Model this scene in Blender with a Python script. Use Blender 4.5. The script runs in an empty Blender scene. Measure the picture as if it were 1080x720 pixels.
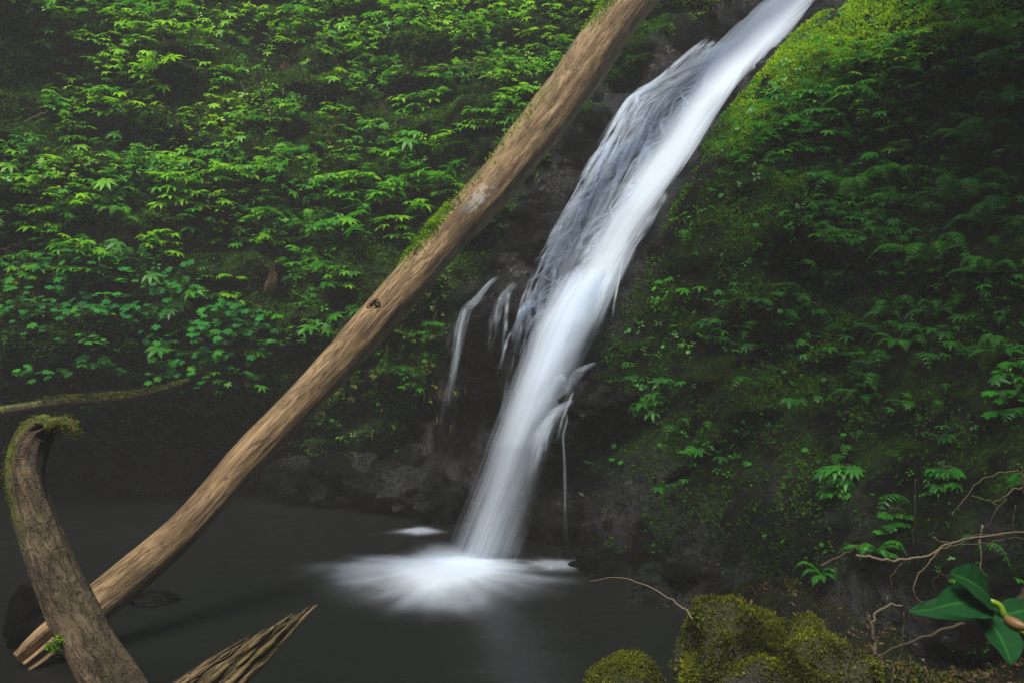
import bpy, math
import numpy as np
from mathutils import Vector
from mathutils.bvhtree import BVHTree

R = math.radians
rng = np.random.default_rng(7)
C = bpy.context.scene.collection
SC = bpy.context.scene

# ------------------------------------------------------------------ camera, sky, sun, exposure
CAMZ, F = 2.0, 935.0
cam = bpy.data.objects.new('camera', bpy.data.cameras.new('camera'))
C.objects.link(cam)
cam.location = (0, 0, CAMZ)
cam.rotation_euler = (R(90), 0, 0)
cam.data.sensor_width = 36.0
cam.data.lens = 36.0 * F / 1080.0
cam.data.clip_start = 0.05
cam.data.clip_end = 500
SC.camera = cam

SUN_EL, SUN_AZ = 63.0, 208.0        # azimuth clockwise from +Y: high, from the left and a little behind the camera
w = bpy.data.worlds.new('World'); SC.world = w; w.use_nodes = True
nt = w.node_tree
sky = nt.nodes.new('ShaderNodeTexSky'); sky.sky_type = 'NISHITA'; sky.sun_disc = False
sky.sun_elevation = R(SUN_EL); sky.sun_rotation = R(SUN_AZ)
bg = nt.nodes['Background']; bg.inputs['Strength'].default_value = 0.05
nt.links.new(sky.outputs[0], bg.inputs['Color'])
sun = bpy.data.objects.new('sun', bpy.data.lights.new('sun', 'SUN')); C.objects.link(sun)
sun.data.energy = 1.5; sun.data.angle = R(26); sun.data.color = (1.0, 0.95, 0.84)
sd = Vector((math.sin(R(SUN_AZ)) * math.cos(R(SUN_EL)), math.cos(R(SUN_AZ)) * math.cos(R(SUN_EL)), math.sin(R(SUN_EL))))
sun.rotation_euler = sd.to_track_quat('Z', 'Y').to_euler()
SC.view_settings.view_transform = 'Standard'; SC.view_settings.look = 'None'
SC.view_settings.gamma = 1.0; SC.view_settings.exposure = 2.2
SC.cycles.use_denoising = True
SC.cycles.max_bounces = 8; SC.cycles.diffuse_bounces = 3; SC.cycles.glossy_bounces = 2
SC.cycles.transparent_max_bounces = 24; SC.cycles.volume_bounces = 0
SC.cycles.transmission_bounces = 3
SC.cycles.sample_clamp_indirect = 4.0

# ------------------------------------------------------------------ helpers
def P(px, py, d):
    return np.array([(px - 540) / F * d, d, CAMZ + (360 - py) / F * d])

def tag(o, label=None, cat=None, group=None, kind=None):
    if label: o['label'] = label
    if cat: o['category'] = cat
    if group: o['group'] = group
    if kind: o['kind'] = kind
    return o

def empty(name, loc, label=None, cat=None, group=None):
    o = bpy.data.objects.new(name, None); C.objects.link(o)
    o.location = tuple(loc); o.empty_display_size = 0.1
    return tag(o, label, cat, group)

_h = np.random.default_rng(3).random(4096 * 4)
def _hash(ix, iy, iz):
    return _h[(ix * 7919 + iy * 104729 + iz * 1299709) % 16384 % len(_h)]
def vnoise(p):
    p = np.asarray(p, float); i = np.floor(p).astype(np.int64); f = p - i; f = f * f * (3 - 2 * f)
    r = 0
    for dx in (0, 1):
        for dy in (0, 1):
            for dz in (0, 1):
                wgt = (f[..., 0] if dx else 1 - f[..., 0]) * (f[..., 1] if dy else 1 - f[..., 1]) * (f[..., 2] if dz else 1 - f[..., 2])
                r = r + wgt * _hash(i[..., 0] + dx, i[..., 1] + dy, i[..., 2] + dz)
    return r * 2 - 1
def fbm(p, o=4, lac=2.03, g=0.5):
    p = np.asarray(p, float); a, s = 1.0, 0
    for k in range(o):
        s = s + a * vnoise(p + 17.3 * k); p = p * lac; a *= g
    return s
def sstep(a, b, x):
    t = np.clip((x - a) / (b - a), 0, 1); return t * t * (3 - 2 * t)

class Acc:
    """collects triangles and a few per-vertex values; build() links them as one mesh object"""
    def __init__(s): s.v, s.f, s.t, s.n = [], [], [], 0
    def add(s, v, f, t=0.5):
        v = np.asarray(v, float).reshape(-1, 3); f = np.asarray(f, np.int64).reshape(-1, 3)
        s.v.append(v); s.f.append(f + s.n); s.n += len(v)
        s.t.append(np.broadcast_to(np.asarray(t, float), (len(v),)).copy())
    def inst(s, tmpl, M, T, tint):
        tv, tf = tmpl; k = len(T)
        if not k: return
        v = np.einsum('kij,nj->kni', M, tv) + T[:, None, :]
        f = tf[None] + (np.arange(k) * len(tv))[:, None, None]
        s.add(v.reshape(-1, 3), f.reshape(-1, 3), np.repeat(tint, len(tv)))
    def tube(s, pts, rad, seg=4, t=0.5):
        pts = np.asarray(pts, float); n = len(pts)
        rad = np.broadcast_to(np.asarray(rad, float), (n,))
        V, F_ = tube_arrays(pts, rad, seg)
        s.add(V, F_, t)
    def build(s, name, mat, parent=None, origin=None, smooth=False):
        v = np.concatenate(s.v) if s.v else np.zeros((0, 3)); f = np.concatenate(s.f) if s.f else np.zeros((0, 3), int)
        if origin is None:
            origin = np.zeros(3)
            if parent is not None: origin = np.array(parent.location)
        return mesh_obj(name, v - origin, f, mat, parent, None if parent is not None else origin, {'tint': np.concatenate(s.t) if s.t else None}, smooth)

def mesh_obj(name, v, f, mat, parent=None, loc=None, attrs=None, smooth=False):
    me = bpy.data.meshes.new(name)
    v = np.asarray(v, np.float32); f = np.asarray(f, np.int32); k = f.shape[1]
    me.vertices.add(len(v)); me.vertices.foreach_set('co', v.ravel())
    me.loops.add(f.size); me.loops.foreach_set('vertex_index', f.ravel())
    me.polygons.add(len(f)); me.polygons.foreach_set('loop_start', np.arange(0, f.size, k, dtype=np.int32))
    me.polygons.foreach_set('loop_total', np.full(len(f), k, np.int32))
    if smooth: me.polygons.foreach_set('use_smooth', np.ones(len(f), bool))
    me.update(calc_edges=True)
    for an, av in (attrs or {}).items():
        if av is None: continue
        av = np.asarray(av, np.float32)
        if av.ndim == 2:
            a = me.attributes.new(an, 'FLOAT_VECTOR', 'POINT'); a.data.foreach_set('vector', av.ravel())
        else:
            a = me.attributes.new(an, 'FLOAT', 'POINT'); a.data.foreach_set('value', av)
    me.validate()
    me.materials.append(mat)
    o = bpy.data.objects.new(name, me); C.objects.link(o)
    if parent is not None: o.parent = parent
    if loc is not None: o.location = tuple(loc)
    return o

def frames(pts):
    d = np.gradient(pts, axis=0); d /= np.linalg.norm(d, axis=1)[:, None] + 1e-12
    a = np.cross(d[0], [0, 0, 1.0])
    if np.linalg.norm(a) < 1e-3: a = np.cross(d[0], [0, 1.0, 0])
    A = []
    for k in range(len(pts)):
        a = a - d[k] * a.dot(d[k]); a = a / (np.linalg.norm(a) + 1e-12); A.append(a)
    A = np.array(A); return d, A, np.cross(d, A)

def tube_arrays(pts, rad, seg):
    n = len(pts); d, A, B = frames(pts)
    th = np.arange(seg) / seg * 2 * math.pi
    rad = np.asarray(rad)
    if rad.ndim == 1: rad = np.repeat(rad[:, None], seg, 1)
    V = pts[:, None] + rad[..., None] * (np.cos(th)[None, :, None] * A[:, None] + np.sin(th)[None, :, None] * B[:, None])
    i = np.arange(n - 1)[:, None] * seg; j = np.arange(seg)[None]; jn = (j + 1) % seg
    q = np.stack([i + j, i + jn, i + seg + jn, i + seg + j], -1).reshape(-1, 4)
    T = np.concatenate([q[:, [0, 1, 2]], q[:, [0, 2, 3]]])
    V = V.reshape(-1, 3); m = len(V)
    V = np.concatenate([V, pts[:1], pts[-1:]])
    c0 = np.stack([np.full(seg, m), jn[0], j[0]], -1); c1 = np.stack([np.full(seg, m + 1), j[0] + m - seg, jn[0] + m - seg], -1)
    return V, np.concatenate([T, c0, c1])

def curve(ctrl, n):
    """Catmull-Rom through the control rows (any number of columns)"""
    c = np.asarray(ctrl, float); c = np.concatenate([2 * c[:1] - c[1:2], c, 2 * c[-1:] - c[-2:-1]])
    t = np.linspace(0, len(c) - 3 - 1e-6, n); i = t.astype(int); u = (t - i)[:, None]
    a, b, d, e = c[i], c[i + 1], c[i + 2], c[i + 3]
    return 0.5 * (2 * b + (d - a) * u + (2 * a - 5 * b + 4 * d - e) * u ** 2 + (3 * b - a - 3 * d + e) * u ** 3)

def basis(x, z):
    x = x / (np.linalg.norm(x, axis=-1, keepdims=True) + 1e-12)
    z = z - x * np.sum(x * z, -1, keepdims=True); z = z / (np.linalg.norm(z, axis=-1, keepdims=True) + 1e-12)
    return np.stack([x, np.cross(z, x), z], -1)

# ------------------------------------------------------------------ materials
class NT:
    def __init__(s, name):
        s.m = bpy.data.materials.new(name); s.m.use_nodes = True; s.t = s.m.node_tree
        s.b = s.t.nodes['Principled BSDF']; s.out = s.t.nodes['Material Output']
    def n(s, typ, **kw):
        nd = s.t.nodes.new(typ)
        for k, v in kw.items():
            if k.startswith('_'): setattr(nd, k[1:], v)
            else: s.set(nd.inputs[k.replace('__', ' ')], v)
        return nd
    def set(s, inp, v):
        if isinstance(v, bpy.types.NodeSocket): s.t.links.new(v, inp)
        elif isinstance(v, bpy.types.Node): s.t.links.new(v.outputs[0], inp)
        else: inp.default_value = v
    def math(s, op, a, b=None, c=None, clamp=False):
        nd = s.t.nodes.new('ShaderNodeMath'); nd.operation = op; nd.use_clamp = clamp
        s.set(nd.inputs[0], a)
        if b is not None: s.set(nd.inputs[1], b)
        if c is not None: s.set(nd.inputs[2], c)
        return nd.outputs[0]
    def ramp(s, fac, stops):
        nd = s.t.nodes.new('ShaderNodeValToRGB'); e = nd.color_ramp.elements
        while len(e) < len(stops): e.new(0.5)
        for k, (p, c) in enumerate(stops):
            e[k].position = p; e[k].color = (c, c, c, 1) if isinstance(c, (int, float)) else (*c, 1)
        s.set(nd.inputs[0], fac); return nd.outputs[0]
    def attr(s, name):
        nd = s.t.nodes.new('ShaderNodeAttribute'); nd.attribute_name = name; return nd
    def pos(s):
        return s.t.nodes.new('ShaderNodeNewGeometry').outputs['Position']
    def noise(s, vec, scale, detail=4, rough=0.55, dist=0.0):
        nd = s.t.nodes.new('ShaderNodeTexNoise')
        s.set(nd.inputs['Vector'], vec); nd.inputs['Scale'].default_value = scale; nd.inputs['Detail'].default_value = detail
        nd.inputs['Roughness'].default_value = rough; nd.inputs['Distortion'].default_value = dist
        return nd.outputs[0]
    def mapv(s, vec, scale=(1, 1, 1)):
        nd = s.t.nodes.new('ShaderNodeMapping'); s.set(nd.inputs['Vector'], vec); nd.inputs['Scale'].default_value = scale
        return nd.outputs[0]
    def mix(s, fac, a, b):
        nd = s.t.nodes.new('ShaderNodeMix'); nd.data_type = 'RGBA'
        s.set(nd.inputs[0], fac)
        for k, v in ((6, a), (7, b)):
            if isinstance(v, tuple): v = (*v, 1)
            s.set(nd.inputs[k], v)
        return nd.outputs[2]
    def bump(s, h, strength, dist):
        nd = s.t.nodes.new('ShaderNodeBump'); s.set(nd.inputs['Height'], h)
        nd.inputs['Strength'].default_value = strength; nd.inputs['Distance'].default_value = dist
        s.t.links.new(nd.outputs[0], s.b.inputs['Normal']); return nd.outputs[0]

def leaf_mat(name, c0, c1, c2, trans=0.35, rough=0.45, spec=0.35):
    m = NT(name)
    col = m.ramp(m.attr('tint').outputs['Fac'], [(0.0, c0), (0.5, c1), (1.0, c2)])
    m.set(m.b.inputs['Base Color'], col); m.b.inputs['Roughness'].default_value = rough
    m.b.inputs['Specular IOR Level'].default_value = spec
    tr = m.n('ShaderNodeBsdfTranslucent', Color=col)
    mx = m.n('ShaderNodeMixShader'); mx.inputs[0].default_value = trans
    m.t.links.new(m.b.outputs[0], mx.inputs[1]); m.t.links.new(tr.outputs[0], mx.inputs[2])
    m.t.links.new(mx.outputs[0], m.out.inputs[0])
    return m.m

M_LEAF = leaf_mat('fresh_leaf', (0.012, 0.085, 0.008), (0.062, 0.32, 0.004), (0.30, 0.62, 0.003), 0.45)
M_BROAD = leaf_mat('broad_leaf', (0.01, 0.09, 0.02), (0.025, 0.22, 0.028), (0.11, 0.40, 0.010), 0.42, 0.6, 0.12)
M_FERN = leaf_mat('fern_leaf', (0.01, 0.09, 0.008), (0.035, 0.25, 0.006), (0.16, 0.46, 0.006), 0.45)
M_GLOSSY = leaf_mat('big_leaf', (0.006, 0.045, 0.012), (0.009, 0.065, 0.016), (0.03, 0.13, 0.022), 0.2, 0.55, 0.12)
M_MOSS = leaf_mat('moss', (0.022, 0.06, 0.005), (0.08, 0.24, 0.005), (0.38, 0.60, 0.006), 0.25, 0.8, 0.1)
M_MOSSY = leaf_mat('olive_moss', (0.025, 0.022, 0.008), (0.10, 0.12, 0.012), (0.24, 0.26, 0.015), 0.2, 0.8, 0.1)
M_STEM = leaf_mat('stem', (0.03, 0.05, 0.015), (0.05, 0.07, 0.02), (0.09, 0.08, 0.03), 0.0, 0.7, 0.2)
M_TWIG = leaf_mat('twig', (0.020, 0.015, 0.008), (0.060, 0.045, 0.026), (0.17, 0.135, 0.085), 0.0, 0.75, 0.2)
M_DEAD = leaf_mat('dead_leaf', (0.03, 0.018, 0.008), (0.07, 0.04, 0.018), (0.16, 0.10, 0.05), 0.2, 0.7, 0.2)

def rock_mat():
    m = NT('wet_rock'); p = m.pos()
    n1 = m.noise(p, 1.3, 5, 0.6); n2 = m.noise(p, 8, 7, 0.7); n3 = m.noise(p, 30, 6, 0.75)
    rockc = m.ramp(n2, [(0.38, (0.0015, 0.0015, 0.0015)), (0.52, (0.006, 0.006, 0.0058)), (0.62, (0.011, 0.011, 0.0112)), (0.76, (0.024, 0.024, 0.025))])
    soil = m.ramp(n3, [(0.3, (0.004, 0.003, 0.002)), (0.7, (0.013, 0.0095, 0.005))])
    mossc = m.ramp(n3, [(0.36, (0.004, 0.010, 0.002)), (0.52, (0.016, 0.045, 0.004)), (0.68, (0.06, 0.13, 0.008))])
    g = m.attr('green').outputs['Fac']
    s = m.attr('soil').outputs['Fac']
    c = m.mix(s, rockc, soil)
    fac = m.math('MULTIPLY', g, m.ramp(m.noise(p, 3.2, 6, 0.7), [(0.42, 0.0), (0.6, 1.0)]))
    c = m.mix(fac, c, mossc)
    m.set(m.b.inputs['Base Color'], c)
    rr = m.ramp(n3, [(0.45, 0.10), (0.54, 0.7)])
    m.set(m.b.inputs['Roughness'], m.math('MAXIMUM', rr, m.math('MULTIPLY', m.math('MAXIMUM', g, s), 0.85)))
    m.set(m.b.inputs['Specular IOR Level'], m.math('MULTIPLY', m.ramp(n1, [(0.48, 0.04), (0.60, 0.7)]), m.math('SUBTRACT', 1.0, m.math('MULTIPLY', m.math('MAXIMUM', g, s), 0.85))))
    vor = m.n('ShaderNodeTexVoronoi', Vector=p, Scale=7.0, _feature='F1')
    h = m.math('ADD', m.math('MULTIPLY', n2, 0.9), m.math('ADD', m.math('MULTIPLY', n3, 0.5), m.math('MULTIPLY', vor.outputs[0], 0.6)))
    m.bump(h, 1.0, 0.13)
    return m.m
M_ROCK = rock_mat()

def wood_mat(name, dark, mid, light, mossc, crack=0.7, grain=(22, 22, 1.3), bump=0.02, rough=0.75, patch=0.0):
    m = NT(name); g = m.attr('grain').outputs['Vector']
    n1 = m.noise(m.mapv(g, grain), 1.0, 7, 0.68, 0.4)
    n2 = m.noise(m.mapv(g, (6, 6, 2.2)), 1.0, 5, 0.65)
    n3 = m.noise(m.mapv(g, (70, 70, 7)), 1.0, 4, 0.6)
    f = m.math('ADD', m.math('MULTIPLY', n1, 0.5), m.math('ADD', m.math('MULTIPLY', n2, 0.4), m.math('MULTIPLY', n3, 0.1)))
    c = m.ramp(f, [(0.36, dark), (0.47, mid), (0.64, light)])
    pt = m.noise(m.mapv(g, (5, 5, 1.7)), 1.0, 7, 0.72, 0.6)
    c = m.mix(m.ramp(pt, [(0.50, 0.0), (0.58, patch)]), c, tuple(x * 1.6 for x in dark))
    # cracks along the grain
    cr = m.noise(m.mapv(g, (grain[0] * 1.6, grain[1] * 1.6, grain[2] * 0.7)), 1.0, 3, 0.5, 0.2)
    crk = m.ramp(m.math('ABSOLUTE', m.math('SUBTRACT', cr, 0.5)), [(0.0, 1.0), (0.03, 0.0)])
    c = m.mix(m.math('MULTIPLY', crk, crack), c, tuple(x * 0.35 for x in dark))
    mo = m.math('MULTIPLY', m.attr('moss').outputs['Fac'], m.ramp(m.noise(m.mapv(g, (9, 9, 9)), 1.0, 6, 0.7), [(0.35, 0.0), (0.55, 1.0)]))
    c = m.mix(mo, c, mossc)
    st = m.attr('stain').outputs['Fac']
    c = m.mix(m.math('MULTIPLY', st, m.ramp(n2, [(0.35, 0.4), (0.6, 1.0)])), c, tuple(x * 0.55 for x in dark))
    lich = m.math('MULTIPLY', m.attr('lichen').outputs['Fac'], m.ramp(m.noise(m.mapv(g, (16, 16, 9)), 1.0, 5, 0.65), [(0.44, 0.0), (0.50, 1.0)]))
    c = m.mix(lich, c, (0.62, 0.64, 0.62))
    m.set(m.b.inputs['Base Color'], c); m.b.inputs['Roughness'].default_value = rough
    m.b.inputs['Specular IOR Level'].default_value = 0.25
    m.bump(m.math('SUBTRACT', m.math('ADD', m.math('MULTIPLY', n1, 1.0), m.math('MULTIPLY', n3, 0.35)), m.math('MULTIPLY', crk, 0.5)), 0.8, bump)
    return m.m
M_LOG = wood_mat('weathered_log_wood', (0.060, 0.038, 0.018), (0.185, 0.118, 0.056), (0.36, 0.25, 0.135), (0.10, 0.14, 0.012), 0.6, (20, 20, 3.6), 0.02, 0.75, 0.7)
M_BARK = wood_mat('rough_bark', (0.010, 0.007, 0.005), (0.050, 0.034, 0.021), (0.17, 0.12, 0.072), (0.10, 0.14, 0.012), 0.0, (20, 20, 12), 0.04)
M_ROT = wood_mat('rotten_wood', (0.012, 0.009, 0.006), (0.075, 0.05, 0.024), (0.34, 0.24, 0.11), (0.07, 0.09, 0.015), 0.95, (30, 30, 2.2), 0.03)

def boulder_mat():
    m = NT('mossy_boulder'); p = m.pos()
    n2 = m.noise(p, 14, 6, 0.65); n3 = m.noise(p, 60, 5, 0.7)
    c = m.ramp(n2, [(0.35, (0.008, 0.007, 0.005)), (0.7, (0.035, 0.03, 0.02))])
    mc = m.ramp(n3, [(0.3, (0.008, 0.010, 0.003)), (0.7, (0.03, 0.035, 0.006))])
    c = m.mix(m.attr('moss').outputs['Fac'], c, mc)
    m.set(m.b.inputs['Base Color'], c); m.b.inputs['Roughness'].default_value = 0.85
    m.bump(m.math('ADD', n2, m.math('MULTIPLY', n3, 0.5)), 0.8, 0.03)
    return m.m
M_BOULDER = boulder_mat()

def water_mat():
    m = NT('pool_water'); p = m.pos()
    m.b.inputs['Base Color'].default_value = (0.006, 0.007, 0.006, 1)
    m.b.inputs['Roughness'].default_value = 0.32
    m.b.inputs['IOR'].default_value = 1.33
    m.bump(m.noise(m.mapv(p, (1, 1.6, 1)), 2.2, 3, 0.5), 0.25, 0.05)
    return m.m
M_WATER = water_mat()

def veil_mat(name, su, sv, contrast, gain=1.0, wav=0.25):
    """white falling water: thin where 'dens' is low, broken into threads along the flow"""
    m = NT(name); fl = m.attr('flow').outputs['Vector']; d = m.attr('dens').outputs['Fac']
    s1 = m.noise(m.mapv(fl, (su, sv, 1)), 1.0, 5, 0.6, wav)
    s2 = m.noise(m.mapv(fl, (su * 3.2, sv * 1.2, 1)), 1.0, 3, 0.55, 0.1)
    st = m.math('SUBTRACT', m.math('ADD', m.math('MULTIPLY', s1, 0.68), m.math('MULTIPLY', s2, 0.32)), 0.5)
    a = m.math('ADD', m.math('MULTIPLY', d, gain), m.math('MULTIPLY', st, m.math('MULTIPLY', m.math('SUBTRACT', 1.25, d), contrast)))
    a = m.math('MULTIPLY', a, m.ramp(d, [(0.0, 0.0), (0.22, 1.0)]), clamp=True)
    df = m.n('ShaderNodeBsdfDiffuse', Color=(0.76, 0.86, 1.0, 1))
    tl = m.n('ShaderNodeBsdfTranslucent', Color=(0.76, 0.86, 1.0, 1))
    mx = m.n('ShaderNodeMixShader'); mx.inputs[0].default_value = 0.4
    m.t.links.new(df.outputs[0], mx.inputs[1]); m.t.links.new(tl.outputs[0], mx.inputs[2])
    tp = m.n('ShaderNodeBsdfTransparent')
    fx = m.n('ShaderNodeMixShader', Fac=a)
    m.t.links.new(tp.outputs[0], fx.inputs[1]); m.t.links.new(mx.outputs[0], fx.inputs[2])
    m.t.links.new(fx.outputs[0], m.out.inputs[0])
    m.t.nodes.remove(m.b)
    return m.m
M_VEIL = veil_mat('falling_water_veil', 9, 1.3, 4.2, 1.0, 1.0)
M_CORE = veil_mat('falling_water_core', 12, 0.5, 2.2, 1.0, 0.5)
M_FALLFREE = veil_mat('falling_water_thin', 20, 0.22, 0.9)
M_STRAND = veil_mat('water_thread', 3, 1.6, 1.8, 1.0, .5)
M_FOAM = veil_mat('pool_foam', 8, 0.7, 0.3)

# ------------------------------------------------------------------ rock gorge: y as a function of (x, z), through points read off the place
CTRL = [
 (0,522,11.9),(100,515,12.6),(220,512,12.4),(330,520,11.6),(400,526,10.9),(450,540,10.3),(500,560,9.6),(560,590,8.9),(600,600,8.4),(650,612,7.6),(700,628,7.0),(740,645,6.5),
 (100,470,12.6),(220,470,12.3),(0,470,12.4),(330,480,11.4),(400,470,10.9),(-200,480,11),
 (0,400,9.9),(60,390,10.0),(200,385,10.7),(300,400,11.1),(380,420,10.9),(430,380,10.4),(440,440,10.5),
 (0,250,10.6),(150,250,11.4),(300,250,11.7),(400,250,11.4),(0,0,12.2),(150,0,13.2),(300,0,13.8),(450,0,13.8),(600,0,13.6),(0,120,11.2),(220,120,12.5),(420,120,12.5),(540,110,12.2),
 (490,270,10.6),(480,400,9.9),(480,500,9.9),(530,280,10.2),(600,150,11.3),(690,60,12.5),(740,0,13.2),(620,60,12.9),
 (520,590,8.7),(540,500,8.9),(565,400,9.1),(600,310,9.4),(640,230,9.9),(690,150,10.8),(780,50,12.0),(850,-10,12.9),(960,-120,14.5),(1060,-260,17),
 (680,300,8.9),(650,450,8.5),(640,560,8.0),(700,220,9.4),(730,160,9.9),(800,70,10.9),(880,0,11.6),(690,400,8.3),(720,520,7.5),
 (800,300,8.0),(800,180,8.9),(800,450,7.5),(800,580,6.6),(900,100,9.0),(900,250,7.9),(950,400,6.8),(1000,50,8.4),(1080,0,8.2),(1080,200,6.9),(1000,300,6.9),(1080,400,5.9),
 (900,550,6.1),(1000,560,5.4),(1080,600,4.9),(900,640,5.7),(1000,640,4.9),(1200,300,5.6),(1200,500,4.8),(1250,50,6.6),
]
pts = [P(*c) for c in CTRL]
pts = [(p[0], p[2], p[1]) for p in pts]
pts += [(-9.0, 0, 6), (-9.4, 3, 6), (-10, 8, 7), (-10.5, 0, 0), (-11, 8, 0), (-11.5, 16, 1), (-9, 14, 13), (-5, 14, 17), (0, 14, 18), (5, 14, 19), (8, 12, 15), (5, 11, 12), (7, 8, 8),
        (4.4, 0.3, 3.4), (5.6, 3, 2.6), (6.6, 8, 3), (6.4, 0.3, -1), (7.5, 8, -2), (9, 14, 2), (8.5, 14, -3), (7.6, 0, -5), (-11.3, 0, -5), (-12.5, 14, -5), (10, 14, -5), (-6.5, -1, 11.6), (0, -1, 9.6), (3, -1, 5.2)]
K = np.array(pts)
def _kern(a, b): return np.sqrt(((a[:, None] - b[None]) ** 2).sum(-1) + 0.02)
_A = _kern(K[:, :2], K[:, :2]) + np.eye(len(K)) * -0.05
_A = np.block([[_A, np.ones((len(K), 1))], [np.ones((1, len(K))), np.zeros((1, 1))]])
_W = np.linalg.solve(_A, np.append(K[:, 2], 0))
def D0(x, z):
    q = np.stack([np.ravel(x), np.ravel(z)], -1); out = np.empty(len(q))
    for i in range(0, len(q), 20000):
        out[i:i + 20000] = _kern(q[i:i + 20000], K[:, :2]) @ _W[:-1] + _W[-1]
    return out.reshape(np.shape(x))
def chute_x(z):
    """where the stream runs, as x against z"""
    zz = np.array([P(515,592,8.7)[2], P(540,500,8.9)[2], P(565,400,9.1)[2], P(605,310,9.4)[2], P(645,230,9.9)[2], P(690,150,10.8)[2], P(780,50,12.0)[2], P(860,-10,12.9)[2], P(960,-120,14.5)[2]])
    xx = np.array([P(515,592,8.7)[0], P(540,500,8.9)[0], P(565,400,9.1)[0], P(605,310,9.4)[0], P(645,230,9.9)[0], P(690,150,10.8)[0], P(780,50,12.0)[0], P(860,-10,12.9)[0], P(960,-120,14.5)[0]])
    return np.interp(z, zz, xx)
def D1(x, z):
    """smooth wall plus the chute cut and the foot of the wall"""
    y = D0(x, z)
    c = np.abs(x - chute_x(z))
    return y + 0.22 * np.exp(-(c / 0.75) ** 2)
HOLLOWS = []
for hp, hq, hdist, hr, hd in [(985,150,7.9,.75,.75),(1040,180,7.4,.5,.5),(900,270,8.0,.5,.4),(860,330,7.8,.45,.35),(1010,440,6.4,.5,.6),(960,480,6.3,.35,.4),(800,500,7.4,.5,.3),(15,70,11.5,.8,.7),(105,150,12,.45,.4),(275,50,13.3,.5,.5),
    (155,155,12,.4,.35),(430,105,12.8,.5,.5),(345,110,12.6,.4,.4),(295,305,11.4,.45,.45),(190,345,10.8,.4,.35),(390,155,12.2,.35,.3),(350,400,11,.6,.3),(900,120,8.9,.35,.3),(1080,310,6.2,.3,.3)]:
    q_ = P(hp, hq, hdist); HOLLOWS.append((q_[0], q_[2], hr, hd))
def D2(x, z):
    y = D1(x, z)
    c = np.exp(-((x - chute_x(z)) / 1.1) ** 2)
    p = np.stack([x, y * 0.6, z], -1)
    big = fbm(p * 0.55, 3) * 0.42
    med = fbm(p * np.array([1.9, 1.9, 2.4]) + 5, 4) * 0.17
    zs = z + 0.35 * vnoise(p * np.array([0.8, 0.8, 0.8]) + 40)
    led = (np.abs((zs * 1.35) % 1.0 - 0.15)) * 0.30              # ledges: shallow treads that catch the light
    small = fbm(p * 6 + 9, 3) * 0.06
    rid = (0.5 - np.abs(vnoise(p * np.array([3.2, 3, 4.2]) + 70))) * 0.16
    foot = sstep(-0.1, 0.8, z)
    for hx, hz_, hr, hd in HOLLOWS: y = y + hd * np.exp(-((x - hx) ** 2 + ((z - hz_) * 1.35) ** 2) / hr ** 2)
    return y - (big * (1 - 0.8 * c) * (0.3 + 0.7 * foot) + (led - 0.1) * (1 - 0.7 * c)) + (med * 1.5 + small + rid) * (1 - 0.8 * c)

gx = np.arange(-12.5, 9.6, 0.055); gz = np.concatenate([np.arange(-0.9, 8.2, 0.05), np.arange(8.2, 14.6, 0.16)])
X, Z = np.meshgrid(gx, gz)
Y = D2(X, Z)
V = np.stack([X, Y, Z], -1).reshape(-1, 3)
nx_, nz_ = len(gx), len(gz)
i = np.arange(nz_ - 1)[:, None] * nx_ + np.arange(nx_ - 1)[None]
Q = np.stack([i, i + 1, i + nx_ + 1, i + nx_], -1).reshape(-1, 4)
Sx = V[:, 0]; Sz = V[:, 2]; Sy = V[:, 1]
px_ = 540 + F * Sx / np.maximum(Sy, 0.5); py_ = 360 - F * (Sz - CAMZ) / np.maximum(Sy, 0.5)
cd = np.abs(Sx - chute_x(Sz))
rightside = sstep(0.5, 0.9, Sx - chute_x(Sz)); leftside = sstep(-1.6, -2.6, Sx - chute_x(Sz))
green = np.maximum(leftside * 0.9, rightside * sstep(0.1, 1.2, Sz)) * sstep(0.25, 1.2, Sz) * sstep(0.55, 0.9, cd)
green = np.maximum(green, 0.55 * sstep(1.0, 1.5, cd) * sstep(0.4, 1.2, Sz))
soil = leftside * sstep(0.9, 2.0, Sz) * 0.9
gorge = mesh_obj('gorge_rock', V, Q, M_ROCK, None, None, {'green': green, 'soil': soil}, True)
tag(gorge, 'dark wet rock walls of the gorge around the waterfall', None, None, 'structure')
TRI = np.concatenate([Q[:, [0, 1, 2]], Q[:, [0, 2, 3]]])
BVH = BVHTree.FromPolygons([tuple(v) for v in V], [tuple(int(a) for a in t) for t in TRI], all_triangles=True)

# gorge floor: pool bed, near shore and unseen banks behind the camera, raised to block light
fx = np.concatenate([np.arange(-13, -4, 0.5), np.arange(-4, 6.5, 0.06), np.arange(6.5, 12.5, 0.5)])
fy = np.concatenate([np.arange(-16, 1.5, 0.5), np.arange(1.5, 7.2, 0.06), np.arange(7.2, 13.5, 0.5)])
FX, FY = np.meshgrid(fx, fy)
def floor_z(x, y):
    shore = 1.35 + 0.25 * np.sin(y * 1.7) + np.maximum(0, 3.2 - y) * -0.9      # x of the waterline near the camera
    z = -0.9 + 1.08 * sstep(-0.5, 0.6, x - shore) + 0.42 * sstep(0.6, 2.8, x - shore)
    z = np.maximum(z, -0.9 + 1.5 * sstep(2.4, 0.2, y))
    z = z + 0.10 * fbm(np.stack([x * 1.6, y * 1.6, 0 * x], -1), 4) + 0.03 * fbm(np.stack([x * 9, y * 9, 0 * x], -1), 3)
    back = np.maximum(0, -3.0 - y); z = z + back * 2.0
    side = np.maximum(0, np.abs(x) - 8.5); z = z + np.where(y < 2, side * 1.2, 0)
    return z
FZ = floor_z(FX, FY)
V2 = np.stack([FX, FY, FZ], -1).reshape(-1, 3)
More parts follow.
